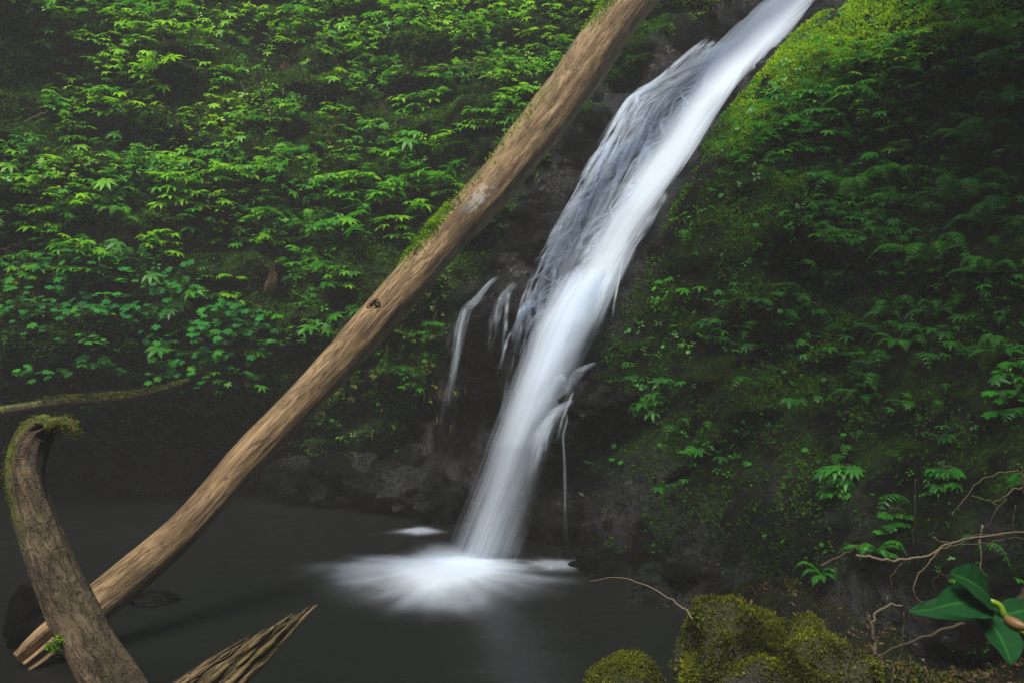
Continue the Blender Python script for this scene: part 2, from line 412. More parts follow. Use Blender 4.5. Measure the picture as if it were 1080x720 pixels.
i = np.arange(len(fy) - 1)[:, None] * len(fx) + np.arange(len(fx) - 1)[None]
Q2 = np.stack([i, i + 1, i + len(fx) + 1, i + len(fx)], -1).reshape(-1, 4)
fl = mesh_obj('ground', V2, Q2, M_ROCK, None, None, {'green': np.full(len(V2), 0.5), 'soil': np.full(len(V2), 0.9)}, True)
tag(fl, 'dark forest ground of the near bank and pool bed', None, None, 'structure')
TRI2 = np.concatenate([Q2[:, [0, 1, 2]], Q2[:, [0, 2, 3]]])
BVHF = BVHTree.FromPolygons([tuple(v) for v in V2], [tuple(int(a) for a in t) for t in TRI2], all_triangles=True)

wv = [(-13, 1.0, 0), (11, 1.0, 0), (11, 14, 0), (-13, 14, 0)]
tag(mesh_obj('pool_water', wv, [(0, 1, 2, 3)], M_WATER), 'still dark pool under the waterfall', None, None, 'structure')

def hit(px, py, which='both'):
    """first rock surface seen along a sight line: point, normal"""
    d = Vector(((px - 540) / F, 1.0, (360 - py) / F)).normalized(); o = Vector((0, 0, CAMZ)); best = None
    for b in (BVH, BVHF) if which == 'both' else (BVH,):
        h = b.ray_cast(o, d)
        if h[0] is not None and (best is None or h[3] < best[3]): best = h
    if best is None: return None, None
    n = best[1]
    if n.dot(d) > 0: n = -n
    return np.array(best[0]), np.array(n)

def base_depth(px, py):
    px = np.asarray(px, float); py = np.asarray(py, float)
    lo = np.full(px.shape, 2.0); found = np.zeros(px.shape, bool); res = np.full(px.shape, 12.0)
    for y in np.arange(4, 22, 0.1):
        x = (px - 540) / F * y; z = CAMZ + (360 - py) / F * y
        c = (D1(x, z) < y) & ~found
        res[c] = y; found |= c
    return res

# ------------------------------------------------------------------ water
def sheet(name, rows, mat, parent, lift, nu=14, nv=120, dens=lambda u, v: np.sin(math.pi * u), bulge=0.1, seed=0, depth=None, rough=0.03):
    """rows: (py, px left, px right) down the fall; returns one flowing sheet of water lying on the rock"""
    rr = curve([(a, b, c) for a, b, c in rows], nv)
    u = np.linspace(0, 1, nu)[None, :].repeat(nv, 0)
    py = rr[:, :1].repeat(nu, 1); px = rr[:, 1:2] * (1 - u) + rr[:, 2:3] * u
    if depth is None:
        d = base_depth(px.ravel(), py.ravel()).reshape(px.shape)
        for _ in range(6):
            e = np.pad(d, 1, mode='edge'); d = (e[:-2, 1:-1] + e[2:, 1:-1] + e[1:-1, :-2] + e[1:-1, 2:] + 2 * d) / 6
    else:
        d = np.interp(py, [p[0] for p in depth], [p[1] for p in depth])
    vv = np.linspace(0, 1, nv)[:, None].repeat(nu, 1)
    li = lift(vv) if callable(lift) else lift
    d = d - li - bulge * np.sin(math.pi * u)
    P3 = np.stack([(px - 540) / F * d, d, CAMZ + (360 - py) / F * d], -1)
    seglen = np.linalg.norm(np.diff(P3[:, nu // 2], axis=0), axis=1); s = np.concatenate([[0], np.cumsum(seglen)])
    flow = np.stack([u * (rr[:, 2:3] - rr[:, 1:2]) / 100 + seed * 3.1, s[:, None].repeat(nu, 1) + seed, 0 * u], -1)
    P3[..., 1] -= rough * fbm(np.stack([u * 4 + seed, s[:, None] * 1.8 + 0 * u, 0 * u], -1), 3)
    i = np.arange(nv - 1)[:, None] * nu + np.arange(nu - 1)[None]
    q = np.stack([i, i + nu, i + nu + 1, i + 1], -1).reshape(-1, 4)
    o = np.array(parent.location) if parent is not None else np.zeros(3)
    return mesh_obj(name, P3.reshape(-1, 3) - o, q, mat, parent, None, {'flow': flow.reshape(-1, 3), 'dens': dens(u, vv).ravel()}, True)

fall = empty('waterfall', P(515, 596, 8.3), 'tall white waterfall sliding down the dark rock chute into the pool', 'waterfall')
CORE = [(-70,905,945),(-30,848,892),(0,806,860),(30,772,838),(60,744,808),(90,728,780),(120,708,759),(160,682,734),(200,658,705),(240,630,682),(280,607,664),(320,588,645),(360,570,628)]
sheet('main_stream', CORE, M_CORE, fall, 0.30, 16, 150, lambda u, v: np.clip(np.sin(math.pi * np.clip(u * 0.96 + 0.03, 0, 1)) ** 0.8 * (1.1 + 0.10 * np.sin(v * 23) + .35 * (1 - sstep(.1, .6, v)) - 0.1 * v), 0, 1.3) * (1 - sstep(.86, .99, v)), 0.12, 1)
# the leap: from the lip it falls clear of the rock to the pool
LEAP = [(270,602,664),(310,578,650),(340,562,638),(380,546,618),(420,530,600),(460,514,586),(500,500,574),(540,484,564),(575,470,558),(598,460,556)]
LD = [(270, 9.35), (340, 8.95), (400, 8.7), (470, 8.45), (540, 8.3), (600, 8.15)]
sheet('falling_curtain', LEAP, M_FALLFREE, fall, 0.0, 20, 120, lambda u, v: np.sin(math.pi * u) ** 0.8 * (0.95 * (1 - sstep(0.15, 0.75, v)) + 0.34 * sstep(0.15, 0.75, v)) * sstep(0, 0.12, v) * (1 - 0.55 * sstep(0.9, 1, v)), 0.16, 2, LD, 0.02)
sheet('falling_curtain', [(a, b + 8, c - 6) for a, b, c in LEAP], M_FALLFREE, fall, 0.08, 16, 100, lambda u, v: np.sin(math.pi * u) ** 1.2 * (0.8 * (1 - sstep(0.1, 0.8, v)) + 0.25 * sstep(0.1, 0.8, v)) * sstep(0, 0.2, v) * (1 - 0.6 * sstep(0.88, 1, v)), 0.12, 5, LD, 0.02)
VEIL = [(38,745,790),(62,716,765),(84,690,752),(100,664,738),(125,648,722),(160,629,700),(200,607,676),(240,584,650),(280,564,626),(320,548,604),(360,540,584),(400,533,566),(440,526,550)]
sheet('broken_veil', VEIL, M_VEIL, fall, 0.24, 18, 150, lambda u, v: (0.68 - 0.34 * v) * np.sin(math.pi * np.clip(u * 0.85 + 0.08, 0, 1)) ** 0.5 * sstep(0, 0.06, v) * (1 - sstep(0.6, 1, v) * 0.8), 0.05, 8)

def thread(pp, w0, w1, parent, dens=0.8, lift=0.16, name='water_thread', seed=0, depth=None):
    c = curve(pp, 40); t = np.gradient(c, axis=0); t /= np.linalg.norm(t, axis=1)[:, None]
    nrm = np.stack([-t[:, 1], t[:, 0]], -1); ww = np.linspace(w0, w1, 40)[:, None] / 2
    nu = 5; u = np.linspace(-1, 1, nu)
    px = c[:, 0:1] + nrm[:, 0:1] * ww * u; py = c[:, 1:2] + nrm[:, 1:2] * ww * u
    if depth is None:
        d = base_depth(c[:, 0], c[:, 1])
        for _ in range(5): e = np.pad(d, 1, mode='edge'); d = (e[:-2] + e[2:] + 2 * d) / 4
    else: d = np.linspace(depth[0], depth[1], 40)
    d = (d - lift)[:, None] - 0.012 * (1 - u ** 2)
    P3 = np.stack([(px - 540) / F * d, d + 0 * px, CAMZ + (360 - py) / F * d], -1)
    s = np.linspace(0, 1, 40)[:, None].repeat(nu, 1)
    flow = np.stack([(u * 0.5)[None].repeat(40, 0) + seed * 5.7, s * 2.5 + seed, 0 * s], -1)
    de = dens * (1 - u[None] ** 2) ** 0.95 * sstep(0, 0.12, s) * (1 - sstep(0.45, 1, s))
    i = np.arange(39)[:, None] * nu + np.arange(nu - 1)[None]
    q = np.stack([i, i + 1, i + nu + 1, i + nu], -1).reshape(-1, 4)
    o = np.array(parent.location)
    return mesh_obj(name, P3.reshape(-1, 3) - o, q, M_STRAND, parent, None, {'flow': flow.reshape(-1, 3), 'dens': de.ravel()}, True)

TH = [
 ([(770,55),(735,68),(700,84),(664,108),(640,140),(622,175)],5,9,.75),
 ([(740,70),(712,92),(690,118),(672,150),(650,190)],3,7,.5),
 ([(664,110),(645,150),(622,190),(600,230),(580,268),(566,290)],6,12,.7),
 ([(700,95),(682,125),(668,160),(640,205),(618,245),(600,275)],4,10,.6),
 ([(690,140),(668,148),(655,175),(640,215),(622,245)],3,6,.7),
 ([(650,185),(632,192),(620,215),(606,245),(596,270)],3,6,.7),
 ([(668,120),(690,130),(720,128)],2,3,.45),
 ([(655,140),(648,160),(636,180)],3,4,.6),
 ([(606,238),(588,258),(574,290),(566,312),(560,345)],4,7,.55),
 ([(598,262),(576,284),(560,296),(548,300)],3,4,.6),
 ([(570,287),(578,295),(592,300),(600,312)],2.5,3,.7),
 ([(562,316),(552,322),(546,335),(540,348)],2.5,5,.75),
 ([(540,348),(534,362),(530,378),(526,395)],3,5,.7),
 ([(538,305),(534,330),(533,350),(528,385)],5,7,.4),
 ([(560,316),(568,330),(566,350),(556,375)],6,12,.35),
 ([(548,295),(530,315),(522,345),(518,380)],10,20,.25),
 ([(592,300),(580,320),(572,350),(556,372)],6,12,.45),
 ([(664,255),(648,268),(634,275),(620,300)],4,8,.7),
 ([(655,262),(648,285),(636,320),(628,360)],6,14,.3),
 ([(658,268),(654,290),(648,320),(644,345)],2.5,4,.5),
 ([(664,230),(660,255),(652,275),(647,300)],2.5,3,.4),
 ([(705,200),(690,225),(672,255),(655,290)],8,14,.35),
 ([(780,60),(760,90),(735,112),(705,135)],6,12,.45),
 ([(755,88),(730,92),(702,98),(680,112)],3,6,.45),
]
_g = np.random.default_rng(17); _V = np.array(VEIL, float)
for k in range(110):                                     # fine broken threads inside the veil
    y0 = _g.uniform(84, 330); l_ = _g.uniform(14, 55); xx = lambda y, f: np.interp(y, _V[:, 0], _V[:, 1]) * (1 - f) + np.interp(y, _V[:, 0], _V[:, 2]) * f
    f0 = _g.uniform(0, 1); f0 = .06 + .9 * f0; f1 = float(np.clip(f0 + _g.normal(0, .14), .03, .97)); w_ = _g.uniform(2.0, 5.5); cv = _g.uniform(2, 9)
    TH.append(([(xx(y0, f0) + cv, y0), (xx(y0 + l_ * .25, f0 * .7 + f1 * .3) - cv * .1, y0 + l_ * .2), (xx(y0 + l_ * .6, f1) - cv * .3, y0 + l_ * .6), (xx(y0 + l_, f1), y0 + l_)], w_, w_ * _g.uniform(1, 2.2), _g.uniform(.35, .75)))
for k, (pp, a, b, de) in enumerate(TH): thread(pp, a, b, fall, min(1.0, de * 1.05), 0.34, seed=k)

side = empty('side_cascade', P(560, 540, 8.1), 'small white cascade curling off a dark rock shelf beside the main fall', 'small cascade')
thread([(631,382),(617,388),(606,398),(596,414),(586,440)], 3, 26, side, .36, 0.3, seed=31, depth=(8.6, 8.5))
thread([(608,420),(592,430),(578,446),(568,470),(560,500)], 5, 34, side, .42, 0.3, seed=32, depth=(8.6, 8.4))
thread([(600,425),(582,440),(572,462),(564,490),(556,530)], 5, 30, side, .34, 0.3, seed=33, depth=(8.6, 8.4))
thread([(598,395),(584,405),(574,420),(565,440)], 12, 26, side, .35, 0.3, seed=34, depth=(8.6, 8.5))
thread([(590,425),(598,440),(594,462),(596,500),(597,560),(598,600)], 3, 7, side, .22, 0.25, seed=35, depth=(8.5, 8.2))
thread([(606,410),(600,425),(592,445),(586,480)], 3, 8, side, .3, 0.3, seed=36, depth=(8.6, 8.4))
left = empty('side_trickle', P(466, 545, 9.7), 'thin pale trickle falling beside mossy rock, apart from the main fall', 'trickle')
thread([(530,291),(519,297),(509,308),(501,319),(492,328),(485,350),(479,385),(472,430),(466,480)], 3, 26, left, .36, 0, seed=41, depth=(9.85, 9.45))
thread([(492,321),(486,345),(482,370),(470,450)], 3, 9, left, .35, 0, seed=43, depth=(9.7, 9.5))

# foam on the pool: a low soft mound where the water lands, thinning outwards along the flow
def foam(name, cx, cy, rx, ry, h, dens, label, streak=1.0, core=(0, 0), z0=0.006):
    nr, na = 40, 120
    r = np.linspace(0, 1, nr)[:, None].repeat(na, 1); a = (np.arange(na) / na * 2 * math.pi)[None].repeat(nr, 0)
    wob = 1 + 0.28 * fbm(np.stack([np.cos(a) * 1.5, np.sin(a) * 1.5, 0 * a + cx], -1), 3)
    x = cx + np.cos(a) * r * rx * wob + core[0] * (1 - r); y = cy + np.sin(a) * r * ry * wob + core[1] * (1 - r)
    z = z0 + h * np.exp(-(r / .4) ** 2)
    i = np.arange(nr - 1)[:, None] * na + np.arange(na)[None]; j = np.arange(nr - 1)[:, None] * na + (np.arange(na)[None] + 1) % na
    q = np.stack([i, i + na, j + na, j], -1).reshape(-1, 4)
    de = dens * np.clip((1 - r) ** 2.3 * 1.9, 0, 1.05) * (1 + 0.22 * fbm(np.stack([np.cos(a) * 6 * streak, np.sin(a) * 6 * streak, r * 1.5], -1), 3) * sstep(0.1, 0.5, r)) * (1 - sstep(0.8, 1, r))
    flow = np.stack([np.cos(a) * 0.22 + x * .08, r * 1.3 * max(rx, ry) + 2 * fbm(np.stack([x, y, 0 * x], -1), 2), np.sin(a) * 2], -1)
    de = de * (1 + .45 * fbm(np.stack([x * 1.6, y * 1.1, 0 * x], -1), 4) * sstep(.1, .4, r))
    o = mesh_obj(name, np.stack([x, y, z], -1).reshape(-1, 3), q, M_FOAM, None, None, {'flow': flow.reshape(-1, 3), 'dens': de.ravel()}, True)
    return tag(o, label, None, None, 'stuff')
foam('foam', -0.64, 7.55, 1.5, 1.45, 0.04, 0.85, 'bright white foam spreading on the pool at the foot of the waterfall', core=(0.1, 0.15))
foam('foam', -0.45, 7.9, 0.95, 0.62, 0.03, 0.9, 'brightest churned water right where the waterfall lands', z0=0.02, core=(0.0, 0.05))
foam('foam', -0.98, 9.35, 0.44, 0.34, 0.01, 0.42, 'small pale foam patch on the pool left of the waterfall foot')
foam('foam', 0.35, 7.95, 0.6, 0.42, 0.004, 0.3, 'faint foam tail on the pool right of the waterfall foot')

# ------------------------------------------------------------------ leaf templates
def leaflet(L=1.0, W=0.36, fold=0.10, droop=0.22, ox=0.0):
    xs = np.array([0, .3, .65, 1.0]); ws = np.array([0, .5, .38, 0]) * W
    sp = [(x, 0, -droop * x * x) for x in xs]
    lf = [(xs[k], ws[k], -droop * xs[k] ** 2 + fold * ws[k] / W) for k in (1, 2)]
    rt = [(xs[k], -ws[k], -droop * xs[k] ** 2 + fold * ws[k] / W) for k in (1, 2)]
    v = np.array(sp + lf + rt) * L; v[:, 0] += ox
    f = np.array([(0, 1, 4), (1, 5, 4), (1, 2, 5), (2, 3, 5), (0, 6, 1), (1, 6, 7), (1, 7, 2), (2, 7, 3)])
    return v, f
def join(parts):
    v, f, n = [], [], 0
    for a, b in parts: v.append(a); f.append(b + n); n += len(a)
    return np.concatenate(v), np.concatenate(f)
def rotz(v, a):
    c, s = math.cos(a), math.sin(a); r = v.copy(); r[:, 0] = c * v[:, 0] - s * v[:, 1]; r[:, 1] = s * v[:, 0] + c * v[:, 1]; return r
def palmate(n, spread, seed, W=0.34):
    g = np.random.default_rng(seed); out = []
    for k in range(n):
        a = (k / (n - 1) - 0.5) * spread + g.normal(0, .05)
        L = (1 - 0.32 * abs(k / (n - 1) - 0.5) * 2) * g.uniform(.88, 1.08)
        v, f = leaflet(L, W * g.uniform(.85, 1.1), .08, g.uniform(.15, .38)); v = rotz(v, a)
        v[:, 2] += g.normal(0, .02) * np.hypot(v[:, 0], v[:, 1]); out.append((v, f))
    return join(out)
PALM = [palmate(7, R(230), 1), palmate(7, R(260), 2), palmate(5, R(190), 3, .38), palmate(9, R(290), 4, .28), palmate(6, R(210), 5)]
def lobed(seed, lobes=5):
    g = np.random.default_rng(seed); pts = [(-.12, 0.0, 0)]; n = lobes * 4
    for k in range(n + 1):
        a = (k / n - .5) * R(300); ph = (k % 4)
        r = {0: .62, 1: .86, 2: 1.0, 3: .84}[ph] * (1 - .22 * abs(k / n - .5) * 2) * g.uniform(.94, 1.05)
        pts.append((math.cos(a) * r * .62 + .3, math.sin(a) * r * .62, -.16 * r * r + .03 * (ph == 2)))
    v = np.array(pts); v = np.concatenate([v, [[.3, 0, .03]]]); c = len(v) - 1
    f = [(c, k, k + 1) for k in range(0, c - 1)] + [(c, c - 1, 0)]
    return v, np.array(f)
LOBED = [lobed(s) for s in (1, 2, 3)]
SMALL = [join([(rotz(leaflet(.7, .5, .05, .15, .15)[0], a), leaflet()[1]) for a in (-1.1, 0, 1.1)]), join([(rotz(leaflet(.6, .55, .05, .1, .25)[0], a), leaflet()[1]) for a in (-2.2, -.9, .5, 1.9)])]
def tuft(seed, n=4):
    g = np.random.default_rng(seed); out = []
    for k in range(n):
        a = g.uniform(0, 6.28); l = g.uniform(.2, .75)
        d = np.array([math.cos(a) * l, math.sin(a) * l, 1.0]) * g.uniform(.7, 1); p = np.array([-math.sin(a), math.cos(a), 0]) * .16
        m = d * .5 + np.array([0, 0, .1]); out.append((np.array([-p * .6, p * .6, m + p, m - p, d]), np.array([(0, 1, 2), (0, 2, 3), (3, 2, 4)])))
    return join(out)
TUFT = [tuft(1), tuft(2), tuft(3, 3)]
PINNA = leaflet(1, .26, .03, .25)
def rand_inst(acc, T, nrm, size, tint, tmpls, g, spread=6.28, jit=.3, heading=None, head_j=1.0):
    """instance leaves lying roughly perpendicular to nrm; heading biases the leaf's own direction"""
    k = len(T)
    if k == 0: return
    z = nrm + g.normal(0, jit, (k, 3))
    if heading is None: x = g.normal(0, 1, (k, 3))
    else: x = heading + g.normal(0, head_j, (k, 3))
    z = z / np.linalg.norm(z, axis=1)[:, None]
    x = x - z * (x * z).sum(1, keepdims=True)
    M = basis(x, z) * np.asarray(size)[:, None, None]
    which = g.integers(0, len(tmpls), k)
    for w_ in range(len(tmpls)):
        s = which == w_; acc.inst(tmpls[w_], M[s], T[s], tint[s])

def spray(accL, accS, base, out, R_, nleaf, lsize, g, tmpls, tint0=.5, tiers=3, dens_up=.95, flat=.22):
    """one leafy plant: stems leave the rock, leaves spread in loose horizontal tiers"""
    hz = np.array([out[0], out[1], 0]); hz /= np.linalg.norm(hz) + 1e-9; lat = np.array([-hz[1], hz[0], 0])
    tz = np.linspace(-.5, .5, tiers) * R_ * 1.0 + g.normal(0, .12, tiers) * R_
    ti = g.integers(0, tiers, nleaf)
    u = g.uniform(-1, 1, nleaf) * R_ * g.uniform(.5, 1, nleaf); o = (g.uniform(.15, 1.05, nleaf)) * R_ * .8
    T = base + lat * u[:, None] + hz * o[:, None] + np.array([0, 0, 1.]) * (tz[ti] + .12 * R_ + g.normal(0, .06, nleaf) * R_ - .22 * (u / R_) ** 2 * R_)[:, None]
    nrm = np.array([0, 0, dens_up]) + hz * flat
    head = hz * .8 + lat * (u / R_)[:, None] * 1.0 - np.array([0, 0, .12])
    size = lsize * g.uniform(.7, 1.25, nleaf)
    tint = np.clip(tint0 + g.normal(0, .16, nleaf), 0, 1)
    rand_inst(accL, T, nrm, size, tint, tmpls, g, jit=.16, heading=head, head_j=.35)
    for t in range(tiers):
        idx = np.where(ti == t)[0]
        if len(idx) == 0: continue
        tip = T[idx].mean(0)
        main = curve([base - hz * .08, base + hz * R_ * .2 + [0, 0, tz[t] * .5 + .05], tip + [0, 0, .02]], 6)
        accS.tube(main, np.linspace(.007, .004, 6), 4, g.uniform(.2, .8))
        for k in idx:
            accS.tube(curve([main[3], (main[3] + T[k]) / 2 + [0, 0, .03], T[k]], 4), [.004, .003, .002, .0015], 3, g.uniform(.2, .8))

def frond(acc, base, d, l, uu, g, tint0, npin=20):
    p = curve([base, base + d * l * .35 + [0, 0, l * .35 * uu], base + d * l * .7 + [0, 0, l * (.42 * uu - .02)], base + d * l * .98 + [0, 0, l * (.25 * uu - .22)]], 14)
    acc.tube(p, np.linspace(.005, .0015, 14), 3, .5)
    q = curve(p, npin); t = np.gradient(q, axis=0); t /= np.linalg.norm(t, axis=1)[:, None]
    n = np.array([0, 0, 1.]) - t * t[:, 2:3]; n /= np.linalg.norm(n, axis=1)[:, None] + 1e-9; sdv = np.cross(t, n)
    s = np.linspace(0, 1, npin); pl = l * .20 * np.clip(np.sin(math.pi * np.clip(s * .82 + .16, 0, 1)), .12, 1) * (s > .06) * g.uniform(.8, 1.1, npin)
    for sg in (-1, 1):
        x = sdv * sg + t * .35 - np.array([0, 0, .12]) + g.normal(0, .07, (npin, 3))
        acc.inst(PINNA, basis(x, n) * pl[:, None, None], q, np.clip(tint0 + g.normal(0, .1, npin), 0, 1))

def fern(parent, mat, base, out, L, nf, g, tint0=.4, spread=1.3, up=.8, npin=22):
    """each frond a part: a stalk with rows of narrow leaflets"""
    hz = np.array([out[0], out[1], 0]); hz /= np.linalg.norm(hz) + 1e-9; lat = np.array([-hz[1], hz[0], 0])
    for k in range(nf):
        acc = Acc(); a = (k / max(1, nf - 1) - .5) * 2 * spread + g.normal(0, .2)
        frond(acc, base, hz * math.cos(a) + lat * math.sin(a), L * g.uniform(.6, 1.15), up * g.uniform(.1, 1.4), g, np.clip(tint0 + g.normal(0, .08), 0, 1), npin)
        acc.build('frond', mat, parent)

# ------------------------------------------------------------------ moss and undergrowth: uncountable cover
def project(p):
    return 540 + F * p[:, 0] / p[:, 1], 360 - F * (p[:, 2] - CAMZ) / p[:, 1]
vn = np.array([v.normal[:] for v in gorge.data.vertices]) if len(V) < 2_000_000 else None
vn = np.where((vn[:, 1:2] > 0), -vn, vn)                     # towards the open side
def sample(n, x0, x1, z0, z1, g):
    x = g.uniform(x0, x1, n); z = g.uniform(z0, z1, n)
    ix = np.clip(((x - gx[0]) / .055).astype(int), 0, nx_ - 2); iz = np.clip(np.searchsorted(gz, z) - 1, 0, nz_ - 2)
    fx_ = (x - gx[ix]) / .055; fz_ = (z - gz[iz]) / (gz[iz + 1] - gz[iz]); a = iz * nx_ + ix
    y = (1 - fz_) * ((1 - fx_) * V[a, 1] + fx_ * V[a + 1, 1]) + fz_ * ((1 - fx_) * V[a + nx_, 1] + fx_ * V[a + nx_ + 1, 1])
    return np.stack([x, y, z], -1), vn[a]
def blobs(px, py, lst):
    r = np.zeros_like(px)
    for (a, b, rx, ry, wgt) in lst: r = np.maximum(r, wgt * np.exp(-(((px - a) / rx) ** 2 + ((py - b) / ry) ** 2) ** 1.5))
    return r
def logline(py): return 668 - 0.895 * py
HOLES = [(15,60,40,60,.95),(10,115,30,25,.8),(105,150,30,30,.7),(275,45,26,30,.6),(215,150,30,20,.6),(150,155,30,30,.5),(225,110,34,34,.6),(430,105,40,26,.8),(345,110,28,22,.6),(395,150,26,30,.6),
         (140,440,260,38,1),(40,455,90,30,1),(60,225,30,14,.5),(295,305,30,40,.7),(190,345,36,26,.6),(150,240,26,20,.5),(330,385,40,40,.6),(240,215,40,16,.5),(470,150,36,26,.4),(200,275,26,16,.5),(60,165,40,12,.5),(270,220,30,22,.5),(130,400,30,14,.5),(470,60,50,20,.4)]
def dens_left(px, py, p):
    d = sstep(0, -12, px - logline(py)) * (py > -400) * sstep(455, 395, py + 12 * fbm(p * 1.2, 2))
    n = fbm(p * np.array([1.5, 1.5, 2.6]) + 31, 3)
    return d * sstep(-.12, .22, n) * (1 - blobs(px, py, HOLES))
MOSS_R = [(800,60,70,40,1),(870,35,70,40,.9),(960,20,80,25,.8),(790,130,26,22,1),(735,110,16,10,.3),(770,150,40,18,.6),(720,215,40,40,.45),(770,215,60,40,.35),(690,430,50,70,.35),(830,370,50,80,.25),(900,440,30,50,.55),(1050,340,46,60,.5),(700,330,40,60,.28),
          (835,215,60,30,.3),(930,75,60,40,.5),(1000,470,60,60,.2),(870,500,60,60,.3),(880,590,60,16,.4)]
MOSS_L = [(245,110,44,40,.9),(320,270,34,30,.7),(300,330,40,50,.6),(435,390,46,46,.95),(455,330,18,50,.8),(410,330,25,40,.4),(70,275,50,26,.6),(180,60,60,60,.3),(350,130,40,60,.4),(250,385,40,40,.5),(140,380,20,20,.5),(440,460,60,14,.25),(560,160,30,40,.25),(530,190,20,30,.35),(510,240,20,20,.3),(360,420,50,50,.5),(420,440,40,30,.5),(300,440,40,30,.3)]
g = np.random.default_rng(11)
mA, mB = Acc(), Acc()
p, n = sample(800000, -7.5, 6.5, .15, 8.2, g); px, py = project(p)
inview = (px > -60) & (px < 1140) & (py > -50) & (py < 730) & (p[:, 1] > 2.5)
isr = (p[:, 0] - chute_x(p[:, 2]) > .55)
wgt = np.where(isr, blobs(px, py, MOSS_R) * 1.6 + .55 * sstep(-.25, .3, fbm(p * 1.5, 3)), np.maximum(blobs(px, py, MOSS_L), .34 * sstep(.3, 1., p[:, 2])) * sstep(-1.1, -1.5, p[:, 0] - chute_x(p[:, 2])))
wgt *= sstep(-.5, .35, fbm(p * 3.0 + 3, 3) + .25)
keep = inview & (g.random(len(p)) < wgt); p, n, isr = p[keep], n[keep], isr[keep]
px, py = px[keep], py[keep]
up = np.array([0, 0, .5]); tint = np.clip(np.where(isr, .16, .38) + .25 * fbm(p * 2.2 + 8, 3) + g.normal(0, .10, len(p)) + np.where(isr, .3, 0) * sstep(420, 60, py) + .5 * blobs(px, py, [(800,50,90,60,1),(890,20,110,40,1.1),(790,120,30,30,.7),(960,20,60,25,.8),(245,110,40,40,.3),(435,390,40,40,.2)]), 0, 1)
rand_inst(mA, p - n * .005, n * .9 + up, g.uniform(.018, .048, len(p)) * (p[:, 1] / 10) ** .6, tint, TUFT, g, jit=.35)
_hs, _hn = sample(9000, -7.5, .5, .9, 8.2, g); _hx, _hy = project(_hs)
_k = g.random(len(_hs)) < blobs(_hx, _hy, MOSS_L + [(300,80,40,60,.7),(345,120,26,40,.7),(225,120,40,50,.8),(60,300,40,30,.5),(180,130,30,40,.5)]) * .8
_hs = _hs[_k]; _m = len(_hs)
rand_inst(mB, _hs + np.array([0, -.04, 0]), np.array([0, -1., .1]), g.uniform(.05, .16, _m), np.clip(g.normal(.35, .2, _m), 0, 1), [leaflet(1, .10, .02, .1), leaflet(1, .16, .03, .2), TUFT[0]], g, jit=.3, heading=np.array([0, -.2, -1.]), head_j=.25)
tag(mB.build('hanging_moss', M_MOSSY), 'brownish olive moss and dry strands hanging on the left slope', None, None, 'stuff')
tag(mA.build('moss', M_MOSS), 'moss and tiny leaves clinging to the gorge rock', None, None, 'stuff')

ug, us = Acc(), Acc()
p, n = sample(26000, -8.0, 1.5, .8, 8.6, g); px, py = project(p)
dd = dens_left(px, py, p) * ((px > -80) & (py > -70))
keep = g.random(len(p)) < dd * .75; p, n, px, py = p[keep], n[keep], px[keep], py[keep]
k = len(p); off = g.uniform(.03, .38, k)
out = np.array([0.1, -1., 0]); T = p + out * off[:, None] + np.array([0, 0, 1.]) * g.uniform(-.03, .1, k)[:, None]
broad = (blobs(px, py, [(60,340,160,75,1),(120,400,110,40,1),(240,360,60,60,.8),(220,300,70,40,.6)]) > g.uniform(.3, .7, k))
tint = np.clip(.40 + .34 * fbm(p * 1.1 + 77, 3) + g.normal(0, .13, k) + .36 * sstep(280, 40, py) - .1 * sstep(250, 420, py), 0, 1)  # leaves tinted yellower high up, darker low down: light put into their colour
hd = np.array([.0, -.9, -.1])
a_ = ~broad & (g.random(k) < .62)
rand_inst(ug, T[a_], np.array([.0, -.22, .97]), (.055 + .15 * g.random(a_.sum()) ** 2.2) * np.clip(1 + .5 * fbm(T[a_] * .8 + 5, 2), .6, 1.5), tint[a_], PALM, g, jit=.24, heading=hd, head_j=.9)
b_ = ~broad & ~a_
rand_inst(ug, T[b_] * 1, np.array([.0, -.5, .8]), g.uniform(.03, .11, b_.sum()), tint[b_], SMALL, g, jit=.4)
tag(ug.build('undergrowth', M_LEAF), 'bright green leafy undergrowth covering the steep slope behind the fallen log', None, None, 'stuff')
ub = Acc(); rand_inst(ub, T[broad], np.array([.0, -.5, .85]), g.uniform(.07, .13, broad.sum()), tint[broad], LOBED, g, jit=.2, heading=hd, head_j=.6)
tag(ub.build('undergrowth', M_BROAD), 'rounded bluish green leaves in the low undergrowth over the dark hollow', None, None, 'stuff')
# loose fronds and leaves: a few on the left slope, many on the shaded bank
def scatter_fronds(nm, n, x0, x1, wfun, L0, L1, tbase, label, seed, leafy=0):
    g = np.random.default_rng(seed); p, nn = sample(n, x0, x1, .7, 8.3, g); px, py = project(p)
    k = g.random(len(p)) < wfun(px, py, p); p, nn, px, py = p[k], nn[k], px[k], py[k]; A_ = Acc()
    for i_ in range(len(p)):
        h_ = np.array([nn[i_][0] * .6 + g.normal(0, .55), -1 + g.normal(0, .3), 0]); h_ /= np.linalg.norm(h_)
        if g.random() < leafy:
            m_ = g.integers(3, 8); T_ = p[i_] + h_ * g.uniform(.05, .3, (m_, 1)) + g.normal(0, 1, (m_, 3)) * np.array([.14, .06, .035])
            rand_inst(A_, T_, np.array([0, -.2, .95]), g.uniform(.07, .15, m_) * (p[i_][1] / 9), np.clip(tbase(px[i_], py[i_]) + g.normal(0, .1, m_), 0, 1), PALM, g, jit=.2, heading=h_, head_j=.7)
        else:
            frond(A_, p[i_], h_, g.uniform(L0, L1), g.uniform(-.6, 1.1), g, float(np.clip(tbase(px[i_], py[i_]) + g.normal(0, .08), 0, 1)), 14)
    tag(A_.build(nm, M_FERN), label, None, None, 'stuff')
